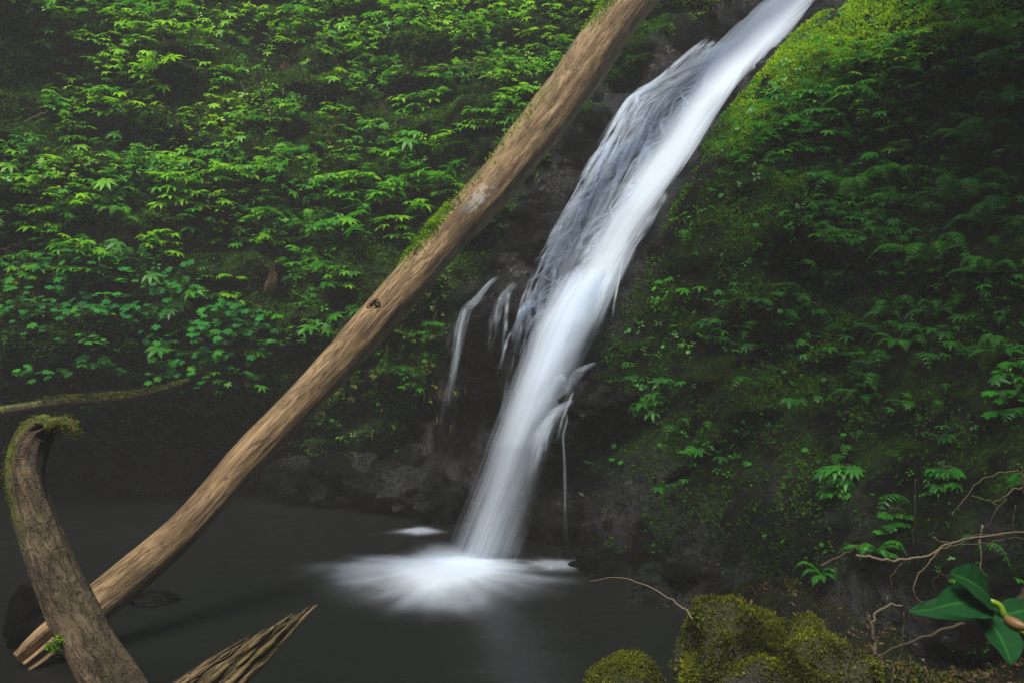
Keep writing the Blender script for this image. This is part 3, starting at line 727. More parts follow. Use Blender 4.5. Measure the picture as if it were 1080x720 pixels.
RHOLE = [(985,150,34,30,.8),(1000,95,60,16,.4),(890,300,60,40,.7),(840,440,60,50,.8),(1000,450,50,40,.8),(960,235,20,14,.6),(900,265,26,16,.5),(800,200,40,20,.6),(870,350,50,20,.6)]
def w_right(px, py, p):
    b = sstep(790, 900, px + .25 * py * (py < 200)) * sstep(640, 380, py) * (px < 1120) + .45 * (px > 690) * (py > 150)
    return np.clip(b, 0, 1) * (1 - blobs(px, py, RHOLE)) * (p[:, 0] - chute_x(p[:, 2]) > .8) * (p[:, 1] > 3.5) * sstep(-.35, .2, fbm(p * 1.8 + 51, 3))
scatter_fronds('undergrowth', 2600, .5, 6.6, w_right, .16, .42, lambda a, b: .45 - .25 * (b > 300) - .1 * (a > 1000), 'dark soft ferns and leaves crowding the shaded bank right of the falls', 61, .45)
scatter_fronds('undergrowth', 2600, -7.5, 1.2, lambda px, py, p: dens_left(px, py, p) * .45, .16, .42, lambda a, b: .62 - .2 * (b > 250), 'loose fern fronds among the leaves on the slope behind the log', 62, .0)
# sparse cover: small plants on the shaded wall and on the right bank
ur = Acc()
p, n = sample(20000, -2.5, 6.8, .5, 8.0, g); px, py = project(p)
dr = np.where(p[:, 0] - chute_x(p[:, 2]) > .7, .30 * sstep(-.2, .4, fbm(p * 1.7 + 12, 3)) + .6 * blobs(px, py, MOSS_R), .25 * blobs(px, py, MOSS_L) * (p[:, 0] - chute_x(p[:, 2]) < -1.2)) * (px < 1130) * (p[:, 1] > 3)
keep = (g.random(len(p)) < dr) & (px > logline(py)); p = p[keep]; n = n[keep]; k = len(p)
rand_inst(ur, p + n * g.uniform(.01, .09, k)[:, None], np.array([-.2, -.45, .8]), g.uniform(.03, .075, k) * (p[:, 1] / 9), np.clip(.38 + .3 * fbm(p * 1.3, 2) + g.normal(0, .1, k), 0, 1), SMALL + LOBED[:1], g, jit=.4)
tag(ur.build('ground_cover', M_FERN), 'small scattered green leaves on the dark rock around the falls', None, None, 'stuff')

# ------------------------------------------------------------------ leafy plants and ferns one can tell apart
def plant(kind, px, py, rpx, tint, label, group=None, n=None, ls=None, tiers=3, mat=None):
    b, nrm = hit(px, py + rpx * .35, 'wall')
    if b is None: return
    g = np.random.default_rng(int(px * 31 + py * 17)); d = b[1]; R_ = rpx / F * d
    e = empty('fern' if kind == 'f' else 'leafy_plant', b, label, 'fern' if kind == 'f' else 'plant', group)
    L_, S_ = Acc(), Acc(); out = nrm * .4 + np.array([0, -.9, 0])
    if kind == 'f':
        fern(e, mat or M_FERN, b + nrm * .02, out, R_ * 1.5, n or 7, g, tint)
    else:
        T = {'p': PALM, 'b': LOBED}[kind]
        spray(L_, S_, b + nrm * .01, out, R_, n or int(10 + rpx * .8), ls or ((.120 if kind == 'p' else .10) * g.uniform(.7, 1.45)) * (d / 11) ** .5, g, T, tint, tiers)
        L_.build('foliage', mat or (M_LEAF if kind == 'p' else M_BROAD), e); S_.build('stem', M_STEM, e)
LG = 'leafy plants on the slope behind the fallen log'
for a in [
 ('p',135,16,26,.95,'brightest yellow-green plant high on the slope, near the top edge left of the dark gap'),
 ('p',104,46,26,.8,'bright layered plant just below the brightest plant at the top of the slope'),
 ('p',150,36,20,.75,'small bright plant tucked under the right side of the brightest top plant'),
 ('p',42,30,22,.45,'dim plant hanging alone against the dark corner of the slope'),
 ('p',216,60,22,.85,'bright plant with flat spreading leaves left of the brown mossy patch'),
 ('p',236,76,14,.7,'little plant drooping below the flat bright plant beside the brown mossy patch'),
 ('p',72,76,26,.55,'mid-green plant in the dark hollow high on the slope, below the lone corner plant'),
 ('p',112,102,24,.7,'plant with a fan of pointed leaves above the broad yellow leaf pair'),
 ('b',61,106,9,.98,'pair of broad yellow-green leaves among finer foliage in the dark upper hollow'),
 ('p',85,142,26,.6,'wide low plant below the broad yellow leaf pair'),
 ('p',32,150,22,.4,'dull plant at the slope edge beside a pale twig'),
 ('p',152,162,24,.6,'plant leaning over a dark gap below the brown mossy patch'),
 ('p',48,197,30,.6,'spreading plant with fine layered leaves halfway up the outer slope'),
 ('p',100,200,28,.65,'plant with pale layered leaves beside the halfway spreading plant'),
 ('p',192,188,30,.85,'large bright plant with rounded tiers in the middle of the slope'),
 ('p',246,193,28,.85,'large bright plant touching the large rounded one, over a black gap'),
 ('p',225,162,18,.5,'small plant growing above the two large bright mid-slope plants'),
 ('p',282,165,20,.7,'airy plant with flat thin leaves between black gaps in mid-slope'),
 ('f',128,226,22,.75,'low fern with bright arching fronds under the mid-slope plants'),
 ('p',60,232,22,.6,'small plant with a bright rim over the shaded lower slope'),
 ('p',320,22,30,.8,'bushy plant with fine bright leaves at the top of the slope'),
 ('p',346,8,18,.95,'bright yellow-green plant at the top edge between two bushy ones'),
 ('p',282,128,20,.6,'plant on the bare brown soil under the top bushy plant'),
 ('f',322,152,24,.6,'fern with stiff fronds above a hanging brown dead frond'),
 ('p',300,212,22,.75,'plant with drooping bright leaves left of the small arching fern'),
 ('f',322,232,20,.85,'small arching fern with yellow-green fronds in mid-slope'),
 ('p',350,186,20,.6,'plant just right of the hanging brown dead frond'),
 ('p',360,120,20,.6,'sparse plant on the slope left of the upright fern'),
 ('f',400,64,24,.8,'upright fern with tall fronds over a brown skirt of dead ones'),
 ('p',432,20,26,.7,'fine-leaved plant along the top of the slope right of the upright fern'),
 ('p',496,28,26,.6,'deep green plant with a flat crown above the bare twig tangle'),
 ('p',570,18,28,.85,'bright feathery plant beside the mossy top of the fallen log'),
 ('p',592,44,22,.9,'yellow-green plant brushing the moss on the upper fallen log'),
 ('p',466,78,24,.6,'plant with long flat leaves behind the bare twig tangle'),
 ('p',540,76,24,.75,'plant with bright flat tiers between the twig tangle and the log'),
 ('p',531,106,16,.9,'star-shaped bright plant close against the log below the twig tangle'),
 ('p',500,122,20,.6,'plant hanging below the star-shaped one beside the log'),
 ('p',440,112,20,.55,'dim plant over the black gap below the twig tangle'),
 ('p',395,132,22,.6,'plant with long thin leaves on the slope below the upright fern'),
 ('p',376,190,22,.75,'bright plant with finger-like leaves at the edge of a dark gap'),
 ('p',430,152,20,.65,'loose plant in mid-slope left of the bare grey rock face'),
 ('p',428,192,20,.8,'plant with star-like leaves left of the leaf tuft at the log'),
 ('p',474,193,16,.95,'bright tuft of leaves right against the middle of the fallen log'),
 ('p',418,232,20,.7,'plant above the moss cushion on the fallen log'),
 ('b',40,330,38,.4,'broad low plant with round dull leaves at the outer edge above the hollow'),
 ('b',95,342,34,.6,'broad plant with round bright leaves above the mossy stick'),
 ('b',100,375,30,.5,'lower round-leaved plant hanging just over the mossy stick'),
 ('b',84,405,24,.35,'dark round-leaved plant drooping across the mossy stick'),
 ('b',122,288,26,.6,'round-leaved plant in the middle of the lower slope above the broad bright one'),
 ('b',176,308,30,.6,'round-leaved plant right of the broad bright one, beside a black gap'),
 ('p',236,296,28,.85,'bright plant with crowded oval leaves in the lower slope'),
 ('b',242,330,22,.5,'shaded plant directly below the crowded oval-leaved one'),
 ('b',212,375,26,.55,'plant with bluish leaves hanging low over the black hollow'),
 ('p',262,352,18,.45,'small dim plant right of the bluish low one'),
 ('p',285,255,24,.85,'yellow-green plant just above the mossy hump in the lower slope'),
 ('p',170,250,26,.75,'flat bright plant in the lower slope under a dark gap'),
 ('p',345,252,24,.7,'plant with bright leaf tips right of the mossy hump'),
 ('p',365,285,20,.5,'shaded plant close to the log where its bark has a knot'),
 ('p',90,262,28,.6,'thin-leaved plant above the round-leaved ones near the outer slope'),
 ('p',30,275,24,.45,'dull plant beside bare reddish twigs at the outer slope'),
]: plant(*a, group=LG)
RG = 'ferns and plants on the shaded bank right of the falls'
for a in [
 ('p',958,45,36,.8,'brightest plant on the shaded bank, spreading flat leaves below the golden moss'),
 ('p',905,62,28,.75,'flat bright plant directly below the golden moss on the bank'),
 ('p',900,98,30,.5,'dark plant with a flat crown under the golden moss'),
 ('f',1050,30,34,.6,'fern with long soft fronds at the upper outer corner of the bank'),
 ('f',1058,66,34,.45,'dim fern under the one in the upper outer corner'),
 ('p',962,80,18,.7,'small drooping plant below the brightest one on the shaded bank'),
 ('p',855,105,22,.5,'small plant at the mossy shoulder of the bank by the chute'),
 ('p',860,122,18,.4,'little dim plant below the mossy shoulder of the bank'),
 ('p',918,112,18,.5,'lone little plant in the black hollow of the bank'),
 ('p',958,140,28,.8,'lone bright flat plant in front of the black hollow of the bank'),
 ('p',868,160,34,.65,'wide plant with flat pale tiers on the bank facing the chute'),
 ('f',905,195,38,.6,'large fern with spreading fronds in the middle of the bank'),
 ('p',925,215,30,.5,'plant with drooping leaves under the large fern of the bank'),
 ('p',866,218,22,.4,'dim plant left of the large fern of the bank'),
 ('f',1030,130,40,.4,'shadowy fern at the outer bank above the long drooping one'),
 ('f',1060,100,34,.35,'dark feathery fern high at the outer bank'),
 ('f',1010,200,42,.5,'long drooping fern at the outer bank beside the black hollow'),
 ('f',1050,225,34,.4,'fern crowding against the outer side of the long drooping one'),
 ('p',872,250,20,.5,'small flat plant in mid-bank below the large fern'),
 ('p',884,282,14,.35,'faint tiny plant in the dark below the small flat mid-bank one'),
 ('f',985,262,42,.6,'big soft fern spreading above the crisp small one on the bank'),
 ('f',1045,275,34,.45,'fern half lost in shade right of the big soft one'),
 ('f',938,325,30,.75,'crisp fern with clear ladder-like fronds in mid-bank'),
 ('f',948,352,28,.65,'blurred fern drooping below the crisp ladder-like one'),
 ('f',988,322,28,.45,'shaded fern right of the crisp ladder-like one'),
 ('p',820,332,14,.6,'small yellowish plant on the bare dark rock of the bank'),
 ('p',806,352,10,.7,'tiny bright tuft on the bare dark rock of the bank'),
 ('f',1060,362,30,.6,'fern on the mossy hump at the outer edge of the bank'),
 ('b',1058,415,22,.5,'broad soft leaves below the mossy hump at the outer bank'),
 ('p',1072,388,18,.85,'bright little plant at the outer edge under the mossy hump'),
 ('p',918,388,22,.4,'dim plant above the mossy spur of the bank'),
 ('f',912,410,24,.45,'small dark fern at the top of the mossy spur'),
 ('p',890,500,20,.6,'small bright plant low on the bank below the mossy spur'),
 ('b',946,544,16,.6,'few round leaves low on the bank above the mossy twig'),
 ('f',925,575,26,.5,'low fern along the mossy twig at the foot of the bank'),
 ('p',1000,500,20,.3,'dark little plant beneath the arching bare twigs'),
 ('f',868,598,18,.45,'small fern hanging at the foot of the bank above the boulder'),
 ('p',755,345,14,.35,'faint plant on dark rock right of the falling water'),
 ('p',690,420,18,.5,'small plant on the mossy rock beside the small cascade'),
]: plant(a[0], a[1], a[2], a[3], a[4] * (.55 if a[2] > 280 else .85), a[5], group=RG, mat=M_FERN if a[2] > 280 else None)  # lower bank plants take darker leaf colour and tint: shade put into the colour
WG = 'plants on the dark rock between the log and the falls'
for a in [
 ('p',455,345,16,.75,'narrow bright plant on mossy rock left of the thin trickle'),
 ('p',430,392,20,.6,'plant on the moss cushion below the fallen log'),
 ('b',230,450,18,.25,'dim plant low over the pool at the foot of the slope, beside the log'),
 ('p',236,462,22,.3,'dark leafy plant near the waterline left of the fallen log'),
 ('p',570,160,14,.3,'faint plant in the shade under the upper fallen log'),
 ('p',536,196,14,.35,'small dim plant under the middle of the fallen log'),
]: plant(a[0], a[1], a[2], a[3], a[4] * .55, a[5], group=WG, mat=M_FERN, n=30, ls=.07)  # tint cut and darker leaf material: shade painted into these plants

# ------------------------------------------------------------------ wood
def wood(name, ctrl, mat, label=None, cat=None, parent=None, seg=48, n=160, seed=0, rough=.05, ridge=.03, moss=None, lichen=None, stain=None, ends=(0, 0), flat=None, origin=None):
    """ctrl rows: px, py, distance, radius in metres"""
    c = np.array([[*P(a, b, d), r] for a, b, d, r in ctrl]); c = curve(c, n); p, r = c[:, :3], c[:, 3]
    s = np.concatenate([[0], np.cumsum(np.linalg.norm(np.diff(p, axis=0), axis=1))])
    th = np.arange(seg) / seg * 2 * math.pi
    S, TH_ = np.meshgrid(s, th, indexing='ij')
    rad = r[:, None].repeat(seg, 1)
    q = np.stack([np.cos(TH_), np.sin(TH_), S], -1)
    rad = rad * (1 + rough * fbm(q * np.array([1, 1, 1.4]) + seed, 3) + ridge * fbm(q * np.array([5, 5, .9]) + seed * 2, 4))
    if ends[0]: rad *= 1 - (1 - .35) * (sstep(ends[0], 0, S + ends[0] * .8 * fbm(q * np.array([3, 3, .5]) + 4, 2)))
    if ends[1]: rad *= 1 - .97 * (sstep(s[-1] - ends[1], s[-1], S + ends[1] * .9 * fbm(q * np.array([3.2, 3.2, .4]) + 9, 3)))
    dd, A, B = frames(p)
    V_, F_ = tube_arrays(p, rad, seg)
    if flat is not None:
        pass
    grain = np.stack([np.cos(TH_) * r[:, None], np.sin(TH_) * r[:, None], S], -1).reshape(-1, 3)
    grain = np.concatenate([grain, [[0, 0, 0], [0, 0, s[-1]]]]) + seed
    vp = V_; ctr = np.concatenate([np.repeat(p, seg, 0), p[:1], p[-1:]]); nr = vp - ctr; nr /= np.linalg.norm(nr, axis=1)[:, None] + 1e-9
    SS = np.concatenate([S.ravel(), [0, s[-1]]]) / s[-1]
    fn = lambda f: np.zeros(len(vp)) if f is None else np.clip(f(SS, nr), 0, 1)
    at = {'grain': grain, 'moss': fn(moss), 'lichen': fn(lichen), 'stain': fn(stain)}
    o0 = p[0] if parent is None else np.array(parent.location)
    o = mesh_obj(name, vp - o0, F_, mat, parent, o0 if parent is None else None, at, True)
    tag(o, label, cat)
    return o, vp, nr, at['moss'], SS

def moss_on(vp, nr, wgt, n, parent, mat=M_MOSS, size=(.015, .035), tint=.6, seed=0, name='moss_cushion'):
    g = np.random.default_rng(seed); k = g.choice(len(vp), n, p=wgt / wgt.sum())
    A_ = Acc(); T = vp[k] + g.normal(0, .008, (n, 3)) + nr[k] * .002
    rand_inst(A_, T, nr[k] + np.array([0, 0, .3]), g.uniform(*size, n), np.clip(tint + g.normal(0, .14, n) + .42 * fbm(T * 8, 3), 0, 1), TUFT, g, jit=.4)
    return A_.build(name, mat, parent)

# the big fallen log leaning across the scene
LOGC = [(24,700,5.45,.100),(62,668,5.6,.118),(125,619,5.9,.126),(197,554,6.3,.120),(260,484,6.7,.124),(345,396,7.2,.140),(425,306,7.8,.165),(474,246,8.3,.190),(519,198,8.7,.212),(594,102,9.5,.238),(660,8,10.3,.255),(740,-95,11.2,.28),(830,-210,12.2,.30)]
_lp = curve([[*P(a, b, d), 0] for a, b, d, r in LOGC], 400); _ls = np.concatenate([[0], np.cumsum(np.linalg.norm(np.diff(_lp[:, :3], axis=0), axis=1))]); _ls /= _ls[-1]
_ly = 360 - F * (_lp[:, 2] - CAMZ) / _lp[:, 1]
def at_row(py): return float(np.interp(-py, -_ly, _ls))
loge = empty('fallen_log', P(*LOGC[0][:3]), 'long weathered barkless log leaning from the pool up the slope, mossy along its top', 'log')
lm = lambda s, n: sstep(.15, .6, -n[:, 0] * .8 + n[:, 2] * .45) * (np.exp(-((s - at_row(258)) / .030) ** 2) + .35 * np.exp(-((s - at_row(150)) / .06) ** 2) + sstep(at_row(70), at_row(10), s))  
ll = lambda s, n: np.exp(-((s - at_row(221)) / .016) ** 2) * sstep(.75, .95, -n[:, 1]) * .8
_, vp, nr, mo, SS = wood('trunk', LOGC, M_LOG, parent=loge, seg=64, n=420, seed=3, rough=.07, ridge=.05, moss=lm, lichen=ll, ends=(.35, 0))
moss_on(vp, nr, mo ** 2 + 1e-9, 14000, loge, size=(.014, .034), tint=.62, seed=4)
# knot and torn splinters
def knot(px, py, d, r, name='knot'):
    b = P(px, py, d); u = np.linspace(0, 2 * math.pi, 24, endpoint=False); out_ = []
    rows = [(1.25, .0), (1.0, .55), (.62, .60), (.45, .25), (.0, .18)]
    ax = basis(np.array([.6, 0, .8]), np.array([.1, -1, .15]))
    v = np.array([b + ax @ np.array([math.cos(t) * r * k * 1.5, math.sin(t) * r * k, h * r]) for k, h in rows for t in u])
    v += .004 * np.random.default_rng(2).normal(0, 1, v.shape)
    f = []
    for k in range(len(rows) - 1):
        for j in range(24): jn = (j + 1) % 24; f += [(k * 24 + j, k * 24 + jn, (k + 1) * 24 + jn), (k * 24 + j, (k + 1) * 24 + jn, (k + 1) * 24 + j)]
    gr = (v - b) + 5
    mesh_obj(name, v - np.array(loge.location), f, M_LOG, loge, None, {'grain': gr, 'moss': np.zeros(len(v)), 'lichen': np.zeros(len(v)), 'stain': np.full(len(v), .35)}, True)
knot(394, 322, 7.47, .038)

# bent mossy trunk in the near corner
te = empty('bent_trunk', P(128, 740, 4.0), 'crooked bark-covered trunk with a broken mossy tip, crossing in front of the long log', 'dead trunk')
TR = [(152,790,3.85,.132),(120,725,4.0,.120),(95,682,4.1,.108),(69,628,4.25,.099),(49,578,4.4,.098),(34,535,4.5,.092),(27,500,4.55,.090),(31,474,4.6,.090),(41,455,4.62,.084),(54,447,4.6,.062)]
_, vp, nr, mo, SS = wood('trunk', TR, M_BARK, parent=te, seg=56, n=220, seed=6, rough=.17, ridge=.11, ends=(0, .07),
     moss=lambda s, n: np.maximum(sstep(.55, .8, s) * sstep(.2, .7, -n[:, 0] * .8 + n[:, 2] * .5), .08 * sstep(.2, .7, n[:, 2])))
moss_on(vp, nr, (mo * sstep(.5, .85, SS) * sstep(.2, .7, -nr[:, 0])) ** 1.5 + 1e-9, 800, te, M_MOSSY, (.005, .012), .6, 5)
_, v2, n2, m2, s2 = wood('branch_stub', [(50,449,4.6,.040),(63,445,4.6,.030),(73,446,4.58,.022),(78,453,4.57,.020),(81,460,4.57,.010)], M_BARK, parent=te, seg=20, n=40, seed=8, moss=lambda s, n: s * 0 + .8)
moss_on(v2, n2, np.ones(len(v2)), 500, te, M_MOSSY, (.006, .014), .7, 6)
_, v2, n2, m2, s2 = wood('branch_stub', [(66,672,4.05,.012),(58,681,4.0,.010),(53,684,3.98,.005)], M_BARK, parent=te, seg=10, n=12, seed=9, moss=lambda s, n: s * 0 + 1)
moss_on(v2, n2, np.ones(len(v2)), 120, te, M_MOSS, (.010, .02), .8, 7)

# broken rotten snag rising from the bottom edge: layered splinters
se = empty('broken_snag', P(215, 770, 3.75), 'jagged rotten snag of splintered wood poking out of the pool', 'snag')
g = np.random.default_rng(21)
bA, tA = P(158, 777, 3.8), P(342, 630, 4.35)
dirv = tA - bA; Ls = np.linalg.norm(dirv); du = dirv / Ls
wv_ = np.cross(du, [0, -1, .2]); wv_ /= np.linalg.norm(wv_); tv_ = np.cross(wv_, du)
nS = 64
for k in range(nS):
    f_ = k / (nS - 1); off = (f_ - .5) * .27                      # across the snag; its upper edge is the long one
    Lk = Ls * (0.99 - .45 * f_ ** 1.1) * (1 + .10 * vnoise(np.array([k * .35, 0, 0]))) * g.uniform(.93, 1.0)
    if off < 0: pass
    m_ = 16; s_ = np.linspace(0, 1, m_)
    cen = bA + du * (s_ * Lk)[:, None] - wv_ * (off * (1 - s_ * .66) + .035 * s_)[:, None] * 1.0 + tv_ * (g.normal(0, .018) + .012 * fbm(np.stack([s_ * 6, s_ * 0 + k, s_ * 0], -1), 2))[:, None]
    r_ = .015 * (1 - s_ ** 3 * .85) * g.uniform(.8, 1.35) * (1 + .25 * fbm(np.stack([s_ * 7, s_ * 0 + k * 3, s_ * 0], -1), 2))
    V_, F_ = tube_arrays(cen, np.clip(r_, .002, 1)[:, None] * (1 + .3 * g.normal(0, 1, (m_, 8))).clip(.4, 1.7), 8)
    if k == 0: VA, FA, GA, n_ = [], [], [], 0
    VA.append(V_); FA.append(F_ + n_); n_ += len(V_)
    gr = np.stack([(V_ - bA) @ wv_, (V_ - bA) @ tv_, (V_ - bA) @ du], -1); GA.append(gr + k * .11)
VA = np.concatenate(VA); FA = np.concatenate(FA); GA = np.concatenate(GA)
mesh_obj('trunk', VA - np.array(se.location), FA, M_ROT, se, None, {'grain': GA, 'moss': np.clip(fbm(GA * 4, 2), 0, .6), 'lichen': VA[:, 0] * 0, 'stain': VA[:, 0] * 0}, True)

# mossy stick lying across the dark hollow at the far left
ke = empty('mossy_stick', P(-30, 440, 9.2), 'long thin mossy stick spanning the black hollow under the round-leaved plants', 'stick')
_, vp, nr, mo, SS = wood('stem', [(-60,444,9.1,.06),(0,434,9.2,.058),(62,424,9.3,.05),(110,421,9.4,.045),(150,416,9.5,.036),(198,403,9.6,.012)], M_BARK, parent=ke, seg=20, n=120, seed=12, rough=.15, moss=lambda s, n: sstep(-.2, .6, n[:, 2]) * .9)
moss_on(vp, nr, mo ** 2 * sstep(.3, .5, SS) + .02, 2200, ke, M_MOSSY, (.015, .035), .5, 8)

# ------------------------------------------------------------------ boulders and rocks
def rock(name, px, py, d, rx, ry, rz, seed, label, cat, mat=M_ROCK, moss=0, group=None, lift=0, sub=4, rough=.22, sq=.0, mtint=.5, gr=.1):
    import bmesh
    bm = bmesh.new(); bmesh.ops.create_icosphere(bm, subdivisions=sub, radius=1)
    v = np.array([x.co[:] for x in bm.verts]); f = np.array([[x.index for x in fc.verts] for fc in bm.faces]); bm.free()
    if sq: v = v / (np.abs(v) ** (2 + sq * 4)).sum(1)[:, None] ** (1 / (2 + sq * 4))
    q = v * 1.1 + seed * 3.3
    rr = 1 + rough * fbm(q, 3) + rough * .35 * fbm(q * 3.5, 4) - rough * .25 * np.abs(vnoise(q * 2.2))
    v = v * rr[:, None] * np.array([rx, ry, rz]); o = P(px, py, d)
    nr = v / np.array([rx, ry, rz]) ** 2; nr /= np.linalg.norm(nr, axis=1)[:, None]
    a = {'green': np.full(len(v), gr), 'soil': np.zeros(len(v)), 'moss': np.clip(sstep(-.35, .55, nr[:, 2] + .55 * fbm(q * 2, 3)) * moss, 0, 1)}
    if moss:
        e = empty(name, o, label, cat, group)
        mesh_obj('stone', v, f, mat, e, None, a, True)
        wgt = a['moss'] ** 1.3 * (nr[:, 1] < .6) * np.clip(.55 + fbm(q * 3, 3) * .9, 0.22, 1)
        return e, v + o, nr, wgt
    ob = mesh_obj(name, v, f, mat, None, o, a, True); tag(ob, label, cat, group); return ob

e, vp, nr, wg = rock('mossy_boulder', 818, 775, 3.75, .335, .30, .45, 2, 'large boulder with a thick yellow-green moss cap at the edge of the pool', 'boulder', M_BOULDER, 1, sub=6, sq=.6, rough=.22)
moss_on(vp, nr, wg + 1e-6, 42000, e, M_MOSSY, (.006, .017), .42, 31, 'moss_cap')
e, vp, nr, wg = rock('mossy_boulder', 660, 748, 3.9, .175, .2, .23, 5, 'small rounded moss-covered boulder beside the large one', 'boulder', M_BOULDER, 1, sub=5, sq=.1, rough=.2)
moss_on(vp, nr, wg + 1e-6, 16000, e, M_MOSSY, (.006, .014), .42, 32, 'moss_cap')
rock('rock', 36, 652, 5.95, .16, .2, .24, 8, 'smooth dark rock wedged behind the crooked trunk', 'rock', sub=4, gr=0)
rock('rock', 163, 632, 6.85, .19, .16, .07, 9, 'low wet rock with glinting top in the pool beside the long log', 'rock', sub=4, gr=0, rough=.4)
SR = 'wet rocks along the waterline'
for k, (a, b, d, s, lab) in enumerate([
 (120,505,11.9,.30,'brownish rock at the foot of the black hollow'),(150,511,11.7,.22,'flat rock with leaf litter at the foot of the black hollow'),(178,508,11.7,.25,'rock nearest the long log at the foot of the black hollow'),
 (312,505,11.0,.28,'wet rock at the waterline just right of the long log'),(345,512,10.8,.24,'glinting wet rock at the waterline, second from the long log'),(372,500,10.7,.30,'dark wet rock above the pale driftwood sliver'),
 (408,512,10.5,.32,'broad wet rock with pale glints left of the side trickle'),(440,520,10.2,.30,'rugged wet rock at the foot of the side trickle'),(462,535,9.9,.24,'low rock just behind the small foam patch'),
 (430,488,10.5,.26,'upper rock of the wet pile left of the falls'),(600,596,8.3,.2,'dark rock right of the foot of the falls'),(640,600,7.8,.24,'black rock at the waterline right of the thin water thread'),
 (628,425,8.45,.30,'dark bulging rock that the small cascade curls around'),(700,628,7.0,.25,'rock at the waterline below the shaded bank, above the arching twig'),(585,470,8.6,.22,'dark rock under the small cascade'),
 (492,352,10.35,.16,'dark rock ledge the side trickle spills over'),(740,600,6.9,.22,'pale-flecked rock in the shade above the large boulder')]):
    rock('rock', a, b, d, s * 1.2, s, s * .75, 20 + k, lab, 'rock', group=SR, rough=.45, gr=.15)
g = np.random.default_rng(5)

# ------------------------------------------------------------------ twigs
def twig(name, runs, label, cat='twig', group=None, mat=M_TWIG, part='twig'):
    """runs: list of (list of (px, py, distance), thickness px at start, at end, tint)"""
    o0 = P(*runs[0][0][0]); e = None
    if len(runs) > 1: e = empty(name, o0, label, cat, group)
    for k, (pp, a, b, t) in enumerate(runs):
        c = np.array([P(*q) for q in pp]); n = max(12, 7 * len(pp)); c = curve(c, n)
        c += .006 * np.stack([fbm(np.stack([np.linspace(0, n / 3, n), np.full(n, 3.3 * k + j), np.zeros(n)], -1), 2) for j in range(3)], -1)
        d = np.mean([q[2] for q in pp]); A_ = Acc(); A_.tube(c, np.linspace(a, b, n) * .64 / 2 / F * d * (1 + .15 * np.sin(np.arange(n) * 2.3)), 7, t)
        if e is None: tag(A_.build(name, mat, None, o0), label, cat, group)
        else: A_.build('stem' if k == 0 else 'side_twig', mat, e)
TG = 'bare twigs tangled at the foot of the shaded bank'
D_ = 4.3
def dz(lst, d=D_, d2=None): return [(a, b, d + ((d2 or d) - d) * k / max(1, len(lst) - 1)) for k, (a, b) in enumerate(lst)]
twig('twig', [(dz([(904,585),(920,588),(937,591),(955,590),(975,586),(988,581),(1003,571),(1030,567),(1060,562),(1090,560)]), 5, 2.5, .8), (dz([(1004,571),(990,582),(976,596),(966,610),(963,622),(969,633),(980,637),(998,633),(1014,622)],D_,4.2), 2.6, 1.4, .65), (dz([(955,590),(946,598),(940,610),(944,624),(955,640),(968,653)]), 2, 1.2, .5), (dz([(984,566),(992,571),(1002,572)]), 2, 1.5, .8)], 'long bare branching twig with a pale end reaching left over the debris', 'branch', TG)
twig('twig', [(dz([(1037,553),(1034,572),(1035,592),(1037,612)]), 3.6, 2.2, .95)], 'short upright whitish twig above the big glossy leaves', group=TG)
twig('twig', [(dz([(1095,498),(1072,497),(1050,500),(1032,509),(1020,521),(1008,538),(1004,542)],4.5), 2.4, 1.3, .6)], 'thin arching twig crossing above the tangle at the outer edge', group=TG)
twig('twig', [(dz([(1074,488),(1078,500),(1079,514),(1086,530)],4.4), 5, 4, .55), (dz([(1079,512),(1066,518),(1057,525)],4.4), 2.6, 1.8, .7)], 'thick knobbly twig standing at the outer edge of the tangle', group=TG)
twig('twig', [(dz([(1026,522),(1036,526),(1048,529),(1058,526)],4.5), 1.8, 1.2, .7), (dz([(1046,529),(1058,536)],4.5), 1.5, 1, .6)], 'small pale forked twig under the arching twig', group=TG)
twig('twig', [(dz([(1062,525),(1050,540),(1041,556)],4.5), 2.2, 1.5, .45)], 'dull slanting twig between the arching twig and the whitish one', group=TG)
twig('twig', [(dz([(1016,566),(1040,564),(1066,567),(1090,568)],4.35), 2, 1.5, .5)], 'thin level twig lying along the long branching one', group=TG)
twig('twig', [(dz([(1000,575),(1020,574),(1045,572),(1062,568)],4.25), 1.8, 1.2, .6), (dz([(1042,573),(1055,580),(1068,590)],4.25), 1.4, .9, .5)], 'thin level twig below the long branching one', group=TG)
twig('twig', [(dz([(1072,532),(1069,550),(1070,568),(1082,583)],4.2), 1.8, 1.2, .5)], 'hooked thin twig hanging at the outer edge', group=TG)
twig('root', [(dz([(924,690),(922,672),(918,655),(917,648)],4.1), 7, 5, .7), (dz([(920,655),(926,645),(937,638),(951,638)],4.1), 5, 3, .75), (dz([(918,652),(914,645)],4.1), 3.4, 2, .6)], 'forked pale brown root stub beside the large boulder', 'root', TG)
twig('twig', [(dz([(922,694),(950,681),(985,668),(1018,657)],4.1), 3, 6.5, .3)], 'dull brown stick lying slanted under the big glossy leaves', 'stick', TG)
twig('twig', [(dz([(954,645),(953,668),(950,690),(946,716)],3.95), 1.8, 1.2, .6)], 'very thin upright stem between the root stub and the big leaves', group=TG)
twig('twig', [(dz([(966,505),(966,530),(964,555),(964,578)],5.0), 2.2, 1.4, .25)], 'dim thin upright stem in front of the shaded bank', group=TG)
twig('twig', [(dz([(974,694),(977,706),(979,720)],3.9), 5, 4, .75)], 'short broken pale stub on the debris floor', 'stub', TG)
twig('twig', [(dz([(946,697),(943,710),(938,728)],3.9), 3.5, 3, .6)], 'thin brown stub left of the short broken pale one', 'stub', TG)
twig('twig', [(dz([(1043,698),(1053,712),(1062,730)],3.7), 3, 2.5, .35)], 'thin grey stick slanting down through dry needles in the corner', group=TG)
